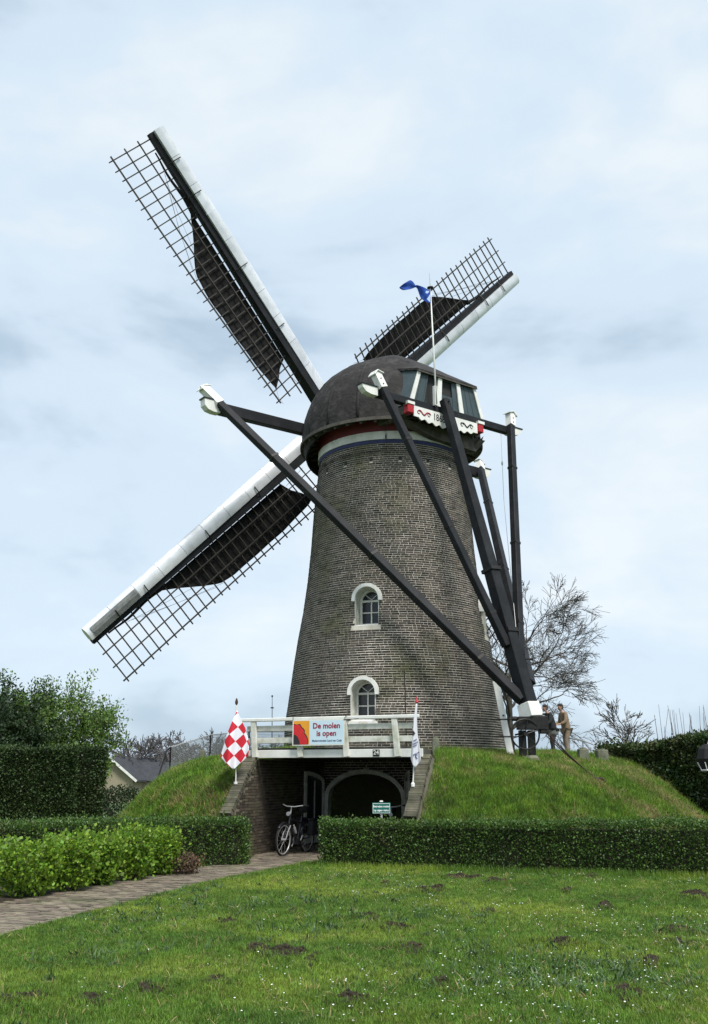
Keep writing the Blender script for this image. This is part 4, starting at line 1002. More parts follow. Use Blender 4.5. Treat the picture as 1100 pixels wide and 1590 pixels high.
# ------------------------------------------------------------------ retaining walls with brickwork
def wall_thing(F_, C_, B_, s, label):
    """wing + passage wall along F->C->B; s = side on which the earth lies"""
    root = empty('retaining_wall', ((F_.x + C_.x) / 2, (F_.y + C_.y) / 2, 0), label, 'wall')
    F3, C3, B3 = shift_wall(F_, C_, B_, s, WT); ZT, ZF = 2.06, .86
    core = MB(); ins = .012
    Fi, Ci, Bi = shift_wall(F_, C_, B_, s, ins)
    def slab(a, b, a2, b2, za, zb):
        core.add([V((*a, -.05)), V((*b, -.05)), V((*b2, -.05)), V((*a2, -.05)), V((*a, za)), V((*b, zb)), V((*b2, zb)), V((*a2, za))], [(3, 2, 1, 0), (4, 5, 6, 7), (0, 1, 5, 4), (1, 2, 6, 5), (2, 3, 7, 6), (3, 0, 4, 7)])
    slab(Fi, Ci, F3, C3, ZF, ZT); slab(Ci, Bi, C3, B3, ZT + .001, ZT + .001)
    wall = core.build('wall', M_mortar2, root)
    rng = np.random.default_rng(4); its = []
    CHh, BL, J = .0635, .215, .011; z = .0; row = 0; L1_ = (C_ - F_).length; L2_ = (B_ - C_).length; d1 = (C_ - F_).normalized(); d2 = (B_ - C_).normalized()
    while z + CHh < ZT:
        x = -(.11 if row % 2 else 0)
        while x < L1_ + L2_:
            x0, x1 = max(x, 0.0), min(x + BL, L1_ + L2_); 
            if x0 < L1_ < x1:
                cuts = [(x0, L1_ - .002), (L1_ + .002, x1)]
            else: cuts = [(x0, x1)]
            for c0, c1 in cuts:
                top = z + CHh
                zlim = ZF + (ZT - ZF) * min(c0, L1_) / L1_
                if c1 - c0 > .03 and top <= zlim + .01: its.append((c0, c1, z + J / 2, top - J / 2))
            x += BL + J
        z += CHh; row += 1
    bme = MB().box((0, 0, 0), (.1, 0, 0), (0, .03, 0), (0, 0, .025)).mesh('brick', M_brickdark)
    # nearest / best seen first
    its.sort(key=lambda t: (t[1] - t[0] < .19, t[0]))
    fld = MB()
    for k, (c0, c1, z0, z1) in enumerate(its):
        cm = (c0 + c1) / 2; dd = d1 if cm < L1_ else d2; p = F_ + d1 * cm if cm < L1_ else C_ + d2 * (cm - L1_); nn = V((-dd.y, dd.x)) * s
        p = p + nn * (.027 + rng.normal() * .003); rz = math.atan2(dd.y, dd.x)
        if k < 300: inst('brick', bme, (p.x, p.y, (z0 + z1) / 2), (0, 0, rz), ((c1 - c0) / .2, 1, (z1 - z0) / .05), wall)
        else: fld.box((p.x, p.y, (z0 + z1) / 2), V((dd.x, dd.y, 0)) * ((c1 - c0) / 2), V((nn.x, nn.y, 0)) * .03, Zv * ((z1 - z0) / 2))
    if fld.v: tag(fld.build('brick_field', M_brickdark, wall), kind='stuff')
    # sloping rowlock coping on the wing
    cp = MB(); cp_n = 28
    a0 = V((F_.x, F_.y, ZF)); a1 = V((C_.x, C_.y, ZT)); nn = V((-d1.y, d1.x, 0)) * s; dl = (a1 - a0); Ls = dl.length; dl.normalize(); up = dl.cross(nn).normalized(); up = up if up.z > 0 else -up
    cme = MB().box((0, 0, 0), (.5, 0, 0), (0, .5, 0), (0, 0, .5)).mesh('coping_brick', M_coping)
    Rm = Matrix((nn, dl, up)).transposed()
    if Rm.determinant() < 0: Rm = Matrix((-nn, dl, up)).transposed()
    for i in range(cp_n):
        c = a0 + dl * (Ls * (i + .5) / cp_n) + nn * (WT / 2 - .01) + up * (.055 + rng.normal() * .004)
        o = inst('coping_brick', cme, c, (0, 0, 0), (WT + .05 + rng.normal() * .012, Ls / cp_n - .005, .10), wall); o.rotation_euler = Rm.to_euler()
    return root
wall_thing(LF, LC, LB, 1, 'brick retaining wall with sloping coping, checkered flag planted beside it')
wall_thing(RF, RC, RB, -1, 'brick retaining wall with sloping coping, white flag planted on it')

# ------------------------------------------------------------------ bridge over the entrance
bd = V((.9135, -.4067, 0)); bn = V((-bd.y, bd.x, 0)); bn = bn if bn.y < 0 else -bn     # bn towards the camera
B0 = V((LC.x - .16, LC.y + .08, 0)); BLn = 4.17
br = empty('footbridge', B0 + bd * (BLn / 2), 'white painted timber footbridge with railing spanning the mill entrance', 'footbridge')
def bp(s, z, off=0): return B0 + bd * s + Zv * z + bn * off
dk = MB()
dk.add([V((*p, z)) for z in (2.075, 2.29) for p in ((B0.x + .12, B0.y + .1), (bp(BLn - .06, 0).x, bp(BLn - .06, 0).y + .02), (RB.x + .2, RB.y + .8), (LB.x - .2, LB.y + .9))], [(3, 2, 1, 0), (4, 5, 6, 7), (0, 1, 5, 4), (1, 2, 6, 5), (2, 3, 7, 6), (3, 0, 4, 7)])
dk.build('deck', M_eave, br)
MB().box(bp(BLn / 2, 2.155, .03), bd * (BLn / 2), bn * .03, Zv * .085).build('fascia_beam', M_white, br, bevel=.006)
posts = [.16, 1.31, 2.42, 3.60]
for s in posts:
    m = MB(); m.beam(bp(s + .03, 2.08, .09), bp(s - .05, 2.87, .06), .07, .125, up=bd); m.build('post', M_offwhite, br, bevel=.006)
MB().beam(bp(-.36, 2.905, .06), bp(BLn - .06, 2.905, .06), .10, .075).build('top_rail', M_white, br, bevel=.012)
for z in (2.715, 2.45): MB().box(bp(BLn / 2 - .16, z, .0), bd * (BLn / 2 - .08), bn * .02, Zv * .06).build('rail', M_offwhite, br, bevel=.005)
# far railing of the same bridge
# house number plate
pl = MB().box(bp(3.13, 2.16, .066), bd * .075, bn * .005, Zv * .07).build('number_plate', M_plate, br)
text_mb('24', .13, bp(3.13, 2.165, .073), bd, Zv, .002).build('numerals', M_white, pl)
# banner
bc = bp(1.80, 2.60, .165); ban = empty('banner', bc - Zv * .28, 'printed banner reading De molen is open tied to the bridge railing', 'banner')
BW, BH = .63, .275
MB().box(bc, bd * BW, bn * .004, Zv * BH).build('cloth', M_banneredge, ban)
def bpt(x, y, off=.008): return bc + bd * (x * BW) + Zv * (y * BH) + bn * off
def bpoly(P, m, name, off): MB().add([bpt(x, y, off) for x, y in P], [tuple(range(len(P)))]).build(name, m, ban)
bpoly([(-.96, -.92), (-.34, -.92), (-.34, .93), (-.96, .93)], M_orange, 'orange_panel', .006)
bpoly([(-.335, -.92), (.97, -.92), (.97, .93), (-.335, .93)], M_bannerblue, 'pale_blue_panel', .006)
pop = [(-.955, .67), (-.86, .60), (-.78, .66), (-.72, .62), (-.66, .40), (-.58, .26), (-.54, .12), (-.55, -.06), (-.48, -.24), (-.42, -.50), (-.40, -.72), (-.41, -.91), (-.955, -.91)]
bpoly([(x + (.03 if i < 12 and x > -.95 else 0), y + (.05 if 0 < i < 11 or i == 0 else 0)) for i, (x, y) in enumerate(pop)], M_ink, 'poppy_outline', .0075)
bpoly(pop, M_poppy, 'poppy', .009)
bpoly([(-.955, -.91), (-.70, -.91), (-.72, -.62), (-.78, -.35), (-.86, -.18), (-.955, -.12)], M_ink, 'poppy_heart', .0105)
t1 = text_mb('De molen', .165, bpt(.32, .50, .010), bd, Zv, .004); t1b = text_mb('is open', .165, bpt(.32, -.08, .010), bd, Zv, .004); t1.add(t1b.v, t1b.f); t1.build('lettering', M_inkred, ban)
text_mb('Molenvrienden Land van Cuijk', .058, bpt(.34, -.64, .010), bd, Zv, .0012).build('small_lettering', M_inkblue, ban)
for x in (-1, 1):
    MB().tube([bpt(x * .98, .95), bpt(x * 1.02, 1.25) - bn * .05, bp(1.80 + x * .66, 2.93, .11)], .006, 4).build('tie_cord', M_ink, ban)
MB().tube([bpt(.98, .95), bp(2.75, 2.88, .12)], .008, 4).build('tie_cord', M_ink, ban)

# ------------------------------------------------------------------ flags on the retaining walls
def pole_flag_left():
    y0 = 21.45; base = at(366.5, 1216, y0); top = at(367.5, 1095, y0 - .05)
    root = empty('flagpole', base, 'short white flagpole with dark finial planted beside the sloping wall', 'flagpole')
    MB().tube([base - Zv * .35, base, top], .013, 8).build('pole', M_white, root)
    MB().lathe([(.008, 0), (.03, .03), (.034, .08), (.02, .13), (.004, .16)], top, 10).build('finial', M_rust, root)
    base_c = MB().lathe([(.04, -.02), (.04, .03)], base, 10).build('socket', M_white, root)
    # cloth, hung from one corner so that the checks stand on end
    yb = y0 - .10; C = lambda x, y: (330 + x / 7.57, 1080 + y / 7.57)
    T = np.linspace(0, 1, 34); ys = 178 + T * (866 - 178)
    left = np.interp(ys, [178, 330, 470, 600, 720, 810, 866], [288, 222, 165, 128, 92, 170, 243]); right = np.interp(ys, [178, 300, 380, 470, 560, 690, 720, 800, 866], [296, 345, 388, 410, 432, 425, 415, 325, 252])
    NS = 26; P = []; UV = []
    for i, y in enumerate(ys):
        cx = float(np.interp(y, [178, 350, 490, 640, 790, 866], [296, 305, 278, 258, 250, 247]))
        for j in range(NS + 1):
            f = j / NS; x = left[i] + (right[i] - left[i]) * f
            px, py = C(x, y); dep = .10 * math.sin((x - cx) / 42.) * T[i] + .05 * math.sin((x - cx) / 21. + 1) * T[i] - .08 * T[i]
            P.append(at(px, py, yb + dep))
            # checks: rotated 45 degrees, diagonal about 148 x 145 units, centre column red
            q = (x - cx); 
            if q > 95: q = 95 + (q - 95) * 1.8
            if q < -95: q = -95 + (q + 95) * 1.8
            a = q / 165; b = (y - 790) / 168
            UV.append((a + b, a - b))
    fs = [(i * (NS + 1) + j, i * (NS + 1) + j + 1, (i + 1) * (NS + 1) + j + 1, (i + 1) * (NS + 1) + j) for i in range(33) for j in range(NS)]
    fl = empty('checkered_flag', base, 'red and white checkered flag hanging on its pole at the sloping wall', 'flag')
    mb = MB().add(P, fs); me = mb.mesh('cloth', checker, base, True)
    uv = me.uv_layers.new(name='UVMap')
    for l in me.loops: uv.data[l.index].uv = UV[l.vertex_index]
    o = bpy.data.objects.new('cloth', me); COL.objects.link(o); o.parent = fl
    o.modifiers.new('t', 'SOLIDIFY').thickness = .004
checker = bpy.data.materials.new('checkered_flag_print'); checker.use_nodes = True
def _chk():
    N, L = checker.node_tree.nodes, checker.node_tree.links; b = N['Principled BSDF']; b.inputs['Roughness'].default_value = .8
    uv = N.new('ShaderNodeUVMap'); uv.uv_map = 'UVMap'; mp = N.new('ShaderNodeMapping'); mp.inputs['Location'].default_value = (.5 + 20, .5 + 20, .5)
    ck = N.new('ShaderNodeTexChecker'); ck.inputs['Scale'].default_value = 1; ck.inputs['Color1'].default_value = (.55, .012, .028, 1); ck.inputs['Color2'].default_value = (.78, .79, .84, 1)
    L.new(uv.outputs[0], mp.inputs['Vector']); L.new(mp.outputs[0], ck.inputs['Vector']); L.new(ck.outputs['Color'], b.inputs['Base Color'])
_chk()
pole_flag_left()
def pole_flag_right():
    y0 = 19.85; base = at(641.5, 1219, y0); top = at(647.5, 1092, y0 - .05)
    root = empty('flagpole', base, 'short white flagpole with red finial standing on the sloping wall coping', 'flagpole')
    MB().tube([base - Zv * .12, base, top], .014, 8).build('pole', M_white, root)
    MB().lathe([(.012, 0), (.045, .02), (.03, .06), (.012, .10), (.004, .14)], top, 10).build('finial', M_redbright, root)
    MB().lathe([(.04, -.03), (.04, .03), (.025, .05)], base, 10).build('socket', M_white, root)
    C = lambda x, y: (600 + x / 7.23, 1070 + y / 7.23)
    ys = np.linspace(165, 880, 30); left = np.interp(ys, [165, 300, 470, 600, 780, 850, 880], [333, 315, 300, 288, 274, 295, 318]); right = np.interp(ys, [165, 300, 500, 640, 810, 850, 880], [345, 345, 352, 375, 390, 350, 326])
    NS = 10; P = []; dep = lambda x, y: y0 - .10 + .05 * math.sin((x - 330) / 14.) * (y / 880)
    for i, y in enumerate(ys):
        for j in range(NS + 1):
            x = left[i] + (right[i] - left[i]) * j / NS; P.append(at(*C(x, y), dep(x, y)))
    fl = empty('white_flag', base, 'narrow white flag with dark blue print drooping from its pole by the bridge', 'flag')
    o = MB().add(P, [(i * (NS + 1) + j, i * (NS + 1) + j + 1, (i + 1) * (NS + 1) + j + 1, (i + 1) * (NS + 1) + j) for i in range(29) for j in range(NS)]).build('cloth', M_flagwhite, fl, smooth=True)
    o.modifiers.new('t', 'SOLIDIFY').thickness = .004
    def mark(poly, m, name): MB().add([at(*C(x, y), dep(x, y) - .022) for x, y in poly], [tuple(range(len(poly)))]).build(name, m, fl)
    mark([(296, 455), (312, 475), (328, 497), (312, 512), (296, 530)], M_ink, 'emblem')
    for y_, x0, x1 in ((575, 305, 356), (612, 300, 360), (640, 298, 345), (735, 300, 372)):
        for k in range(5 if y_ > 600 else 4):
            a, b = x0 + (x1 - x0) * k / 5, x0 + (x1 - x0) * (k + .62) / 5; s = -.5
            mark([(a, y_ + (a - x0) * s), (b, y_ + (b - x0) * s), (b, y_ + (b - x0) * s + 17), (a, y_ + (a - x0) * s + 17)], M_inkblue, 'print_stroke')
    mark([(328, 730), (345, 735), (338, 760), (352, 780), (344, 786), (328, 765)], M_inkblue, 'print_stroke')
pole_flag_right()

# ------------------------------------------------------------------ green sign behind the hedge
sy = 20.0; sc_ = at(592.5, 1255, sy)
sg = empty('sign', (sc_.x, sc_.y, 0), 'small green notice sign on a grey post rising behind the clipped hedge', 'sign')
X_ = V((1, 0, 0))
MB().abox(sc_, .37, .012, .215).build('panel', M_green, sg, bevel=.004)
rm = MB(); w_, h_ = .172, .094
rm.ring([(-w_, -h_), (w_, -h_), (w_, h_), (-w_, h_)], [(-w_ + .007, -h_ + .007), (w_ - .007, -h_ + .007), (w_ - .007, h_ - .007), (-w_ + .007, h_ - .007)], sc_ + V((0, -.009, 0)), X_, Zv, V((0, .002, 0)), closed=True); rm.build('border', M_daisy, sg)
t2 = text_mb('Betreden molen', .052, sc_ + V((0, -.0085, .035)), X_, Zv, .0016); t3 = text_mb('op eigen risico', .052, sc_ + V((0, -.0085, -.04)), X_, Zv, .0016); t2.add(t3.v, t3.f); t2.build('lettering', M_daisy, sg)
MB().abox((sc_.x, sc_.y + .03, sc_.z / 2 - .02), .045, .045, sc_.z + .04).build('post', M_wire, sg)
MB().lathe([(.02, 0), (.04, .015), (.03, .04)], sc_ + V((0, .02, .11)), 10).build('post_cap', M_white, sg)

# ------------------------------------------------------------------ bicycles
def bicycle(loc, rz, label, lean=0.06):
    """local frame: +x forward, z up; front axle at x = .56, rear at -.53"""
    R = empty('bicycle', loc, label, 'bicycle', 'bicycles parked at the mill entrance', rz); R.rotation_euler = (lean, 0, rz)
    wr = .345; fa, ra = V((.58, 0, wr)), V((-.52, 0, wr))
    def B(mb, name, m, parent=R, smooth=40): return mb.build(name, m, parent, smooth=smooth, local=True)
    for c in (fa, ra):
        w = B(MB().tube([c + V((math.cos(a), 0, math.sin(a))) * (wr - .022) for a in np.linspace(0, 2 * math.pi, 33)[:-1]], .022, 8, closed=True), 'wheel', M_rubber)
        B(MB().tube([c + V((math.cos(a), 0, math.sin(a))) * (wr - .052) for a in np.linspace(0, 2 * math.pi, 33)[:-1]], .012, 6, closed=True), 'rim', M_alu, w)
        B(MB().lathe([(.028, -.045), (.028, .045)], c, 10, axis=(0, 1, 0)), 'wheel_hub', M_alu, w)
        sp = MB()
        for k in range(14):
            a = 2 * math.pi * k / 14; sp.tube([c + V((0, .03 * (-1) ** k, 0)), c + V((math.cos(a), 0, math.sin(a))) * (wr - .055)], .0022, 3)
        B(sp, 'spokes', M_alu, w)
        mg = MB(); A = np.linspace(.2, 2.6, 16) if c is ra else np.linspace(.75, 2.7, 16)
        vs = []
        for a in A:
            for y in (-.032, 0, .032): vs.append(c + V((math.cos(a), 0, math.sin(a))) * (wr + .02 + (.008 if y == 0 else 0)) + V((0, y, 0)))
        mg.add(vs, [(i * 3 + j, i * 3 + j + 1, i * 3 + 4 + j, i * 3 + 3 + j) for i in range(15) for j in range(2)]); o = B(mg, 'mudguard', M_bikeframe); o.modifiers.new('t', 'SOLIDIFY').thickness = .003
    bb, st, hl, ht = V((-.06, 0, .30)), V((-.22, 0, .80)), V((.36, 0, .66)), V((.32, 0, .88))
    f = MB()
    for a, b, r in ((bb, st, .018), (bb, hl + V((.01, 0, -.03)), .026), (st - V((0, 0, .14)), hl + V((-.01, 0, .12)), .020), (hl - V((-.02, 0, .06)), ht, .024)): f.tube([a, b], r, 8)
    for y in (-.05, .05):
        f.tube([bb + V((0, y * .5, 0)), ra + V((0, y, 0))], .011, 6); f.tube([st - V((0, 0, .12)) + V((0, y * .4, 0)), ra + V((0, y, 0))], .010, 6)
    B(f, 'frame', M_bikeframe)
    fk = MB()
    for y in (-.05, .05): fk.tube([ht - V((-.03, 0, .25)) + V((0, y * .6, 0)), (ht + fa) / 2 + V((.05, y, -.12)), fa + V((0, y, 0))], [.014, .014, .010], 6)
    B(fk, 'fork', M_alu)
    hbm = MB(); st0 = ht + V((-.03, 0, .14)); hbm.tube([ht, st0], .014, 8)
    hbm.tube([st0 + V((-.16, -.31, .03)), st0 + V((-.06, -.25, .04)), st0 + V((.04, -.10, .01)), st0 + V((.04, .10, .01)), st0 + V((-.06, .25, .04)), st0 + V((-.16, .31, .03))], .012, 8); B(hbm, 'handlebar', M_alu)
    for y in (-1, 1): B(MB().tube([st0 + V((-.06, y * .25, .04)), st0 + V((-.19, y * .33, .03))], .018, 8), 'grip', M_rubber)
    sd = MB(); sp0 = st + V((-.03, 0, .12)); sd.tube([st, sp0], .013, 8); sd.tube([sp0 + V((-.13, 0, .02)), sp0 + V((-.06, 0, .035)), sp0 + V((.05, 0, .03)), sp0 + V((.15, 0, .015))], [.07, .085, .05, .022], 10); B(sd, 'saddle', M_rubber)
    ck = MB(); ck.lathe([(.085, -.012), (.085, .012)], bb + V((0, -.06, 0)), 20, axis=(0, 1, 0)); ck.tube([bb + V((0, -.08, 0)), bb + V((.10, -.08, -.13))], .012, 6); ck.tube([bb + V((0, .08, 0)), bb + V((-.10, .08, .13))], .012, 6); B(ck, 'crank', M_alu)
    for s in (-1, 1): B(MB().abox(bb + V((-s * -.10 * -1, s * .12, -s * -.13)), .09, .07, .02), 'pedal', M_rubber)
    B(MB().abox(bb + V((-.02, 0, -.02)), .16, .09, .13), 'motor', M_bikeframe)
    rk = MB(); 
    for y in (-.06, .06): rk.tube([st + V((-.06, y, -.06)), V((-.75, y, .74))], .007, 5); rk.tube([V((-.66, y, .74)), ra + V((0, y, 0))], .006, 5)
    B(rk, 'luggage_rack', M_iron)
    for y in (-.14, .14):
        p = MB(); p.prism([(-.18, -.17), (.17, -.17), (.14, .17), (-.16, .17)], V((-.52, y - .07, .56)), V((1, 0, 0)), Zv, V((0, .14, 0))); o = B(p, 'pannier_bag', M_bag); bv = o.modifiers.new('b', 'BEVEL'); bv.width = .035; bv.segments = 2
        B(MB().abox(V((-.52, y, .745)), .33, .15, .02), 'pannier_flap', M_bag, o)
    B(MB().lathe([(.01, -.02), (.045, 0), (.045, .05)], ht + V((.07, 0, .0)), 12, axis=(1, 0, 0)), 'headlight', M_alu)
    B(MB().lathe([(.033, 0), (.033, .14), (.018, .17), (.018, .20)], bb + V((.10, 0, .16)), 10, axis=(.5, 0, .8)), 'water_bottle', M_alu)
    ks = MB(); ks.tube([bb + V((-.12, .05, -.02)), V((-.16, .17, .012))], .009, 5); B(ks, 'kickstand', M_iron)
    return R
# heading towards the camera, parallel to the left wall
bicycle((-1.30, 22.12, .003), math.atan2(-.91, -.42), 'black bicycle with rear panniers leaning beside the brick passage wall', -.04)
bicycle((.86, 21.75, .003), math.atan2(-.98, -.10), 'bicycle standing in the dark doorway behind the green sign', .03)

# ------------------------------------------------------------------ winch at the foot of the tail
WB = V((FOOT.x + .05, FOOT.y - .0, 0)); wz = mz(WB.x, WB.y)
win_ = empty('tail_winch', (WB.x, WB.y, wz), 'black iron capstan winch with spoked wheel below the tail beam', 'winch')
wy = WB.y - .12; A_ = lambda px, py, y=wy: at(px, py, y)
def pbox(px0, py0, px1, py1, y, dep, name, m, bevel=.01):
    a, b = at(px0, py1, y), at(px1, py0, y); return MB().box((a + b) / 2, V(((b.x - a.x) / 2, 0, 0)), V((0, dep / 2, 0)), V((0, 0, (b.z - a.z) / 2))).build(name, m, win_, bevel=bevel)
pbox(804, 1113, 847, 1133, wy, .36, 'winch_box', M_iron); pbox(838, 1112, 849, 1139, wy + .03, .38, 'gear_case', M_iron)
wc = A_(816, 1140, wy - .24); wr_ = .36
wh = MB(); wh.tube([wc + V((math.cos(a), .25 * math.cos(a), math.sin(a))) * wr_ for a in np.linspace(0, 2 * math.pi, 29)[:-1]], .022, 6, closed=True); who = wh.build('wheel', M_iron, win_, smooth=40)
for k in range(6):
    a = math.pi * k / 3 + .3; MB().tube([wc, wc + V((math.cos(a), .25 * math.cos(a), math.sin(a))) * wr_], .014, 5).build('spoke', M_iron, who)
MB().lathe([(.05, -.1), (.05, .35)], wc, 12, axis=(0, 1, 0)).build('axle', M_iron, win_)
MB().tube([A_(799, 1116), A_(843, 1109), A_(850, 1108)], .025, 6).build('top_bar', M_iron, win_); MB().lathe([(.06, -.06), (.06, .06)], A_(799, 1116), 10, axis=(1, 0, 0)).build('bar_knob', M_iron, win_)
MB().tube([A_(800, 1141), A_(845, 1132)], .022, 6).build('lever', M_iron, win_)
for px in (812, 826):
    a = A_(px, 1134); MB().abox((a.x, a.y + .1, (a.z + wz) / 2 - .06), .16, .22, a.z - wz + .12).build('leg', M_iron, win_)
bs = A_(825, 1163); MB().lathe([(.20, -.15), (.19, .14), (.12, .20)], (bs.x, bs.y, mz(bs.x, bs.y)), 14).build('stone_foot', M_concrete, win_, smooth=40)
for dz in (0, .06, .13):
    a = A_(848, 1134 + dz * 60); e = at(926 - dz * 30, 1184 - dz * 10, 23.0 + dz); e.z = mz(e.x, e.y) + .05 + dz * .3
    P = [a + (e - a) * t + Zv * (-.05 * math.sin(math.pi * t)) for t in np.linspace(0, 1, 9)]; P = [V((p.x, p.y, max(p.z, mz(p.x, p.y) + .05))) for p in P]
    MB().tube(P, .013, 5).build('chain', M_rust, win_)
hk = at(926, 1186, 22.95); hk.z = mz(hk.x, hk.y)
ho = empty('ground_anchor', hk, 'rusty ground anchor with hook at the end of the winch chain', 'anchor')
m = MB(); m.lathe([(.10, -.08), (.09, .05), (.05, .10)], hk, 10); m.build('stake', M_rust, ho); MB().tube([hk + V((-.22, 0, .02)), hk + V((-.10, 0, .10)), hk + V((.12, 0, .09)), hk + V((.2, -.02, .01))], .03, 6).build('hook', M_rust, ho)
# white plank leaning beside the tower
pa, pb = at(794, 1166, 25.3), at(770, 1058, 25.9); pa.z = mz(pa.x, pa.y) - .05
wp_ = empty('white_post', pa, 'white painted plank leaning between the tower and the winch', 'plank')
MB().beam(pa, pb, .17, .06, up=(0, -1, 0)).build('board', M_white, wp_, bevel=.005)
MB().tube([pa + (pb - pa) * t + V((.13 + .015 * math.sin(t * 40), -.02, 0)) for t in np.linspace(.05, 1, 30)], .022, 5).build('chain', M_iron, wp_)
q = pa + (pb - pa) * .5
MB().box(q + V((0, -.036, .1)), (.022, 0, .006), (0, .004, 0), (-.005, 0, .018)).build('fitting', M_iron, wp_)
for t in (.28, .5): MB().tube([pa + (pb - pa) * t + V((-.35, -.04, 0)), pa + (pb - pa) * t + V((.3, -.05, 0))], .014, 5).build('iron_rod', M_iron, wp_)
# concrete anchor posts round the mill
def anchor(px, pyb, y, w, h, label):
    p = at(px, pyb, y); z = mz(p.x, p.y); r = empty('anchor_post', (p.x, p.y, z), label, 'post', 'winching posts set in the mound')
    m = MB(); m.add([(p.x + i * w / 2, p.y + j * w / 2, z - .2) for i, j in ((-1, -1), (1, -1), (1, 1), (-1, 1))] + [(p.x + i * w / 2.2, p.y + j * w / 2.2, z + h) for i, j in ((-1, -1), (1, -1), (1, 1), (-1, 1))], [(3, 2, 1, 0), (4, 5, 6, 7), (0, 1, 5, 4), (1, 2, 6, 5), (2, 3, 7, 6), (3, 0, 4, 7)])
    m.build('shaft', M_concrete, r, bevel=.02)
    MB().lathe([(w * .3, 0), (w * .3, .04)], (p.x, p.y, z + h - .005), 10).build('cap', M_concrete, r)
anchor(906, 1175, 27.2, .30, .36, 'squat mossy concrete post nearer the winch, beside the chains')
anchor(935, 1174, 28.6, .34, .36, 'squat mossy concrete post in front of the dark laurel hedge')
anchor(314, 1180, 30.5, .20, .44, 'squat concrete post beside the wire mesh fence')
anchor(677, 1166, 24.6, .19, .34, 'small weathered post at the tower foot next to the bridge end')
# bent handrail behind the men
hr = [at(884, 1146, 33), at(905, 1150, 32.5), at(922, 1156, 32), at(928, 1166, 31.8)]; hr.append(V((hr[-1].x, hr[-1].y, mz(hr[-1].x, hr[-1].y) - .05)))
ro = empty('handrail', hr[-1], 'bent grey metal handrail at the edge of the mound behind the two people', 'handrail'); MB().tube(hr, .025, 6).build('rail', M_wire, ro, smooth=True)
for f in (0, 1): p = hr[f]; MB().tube([p, V((p.x, p.y, mz(p.x, p.y) - .05))], .02, 6).build('post', M_wire, ro)

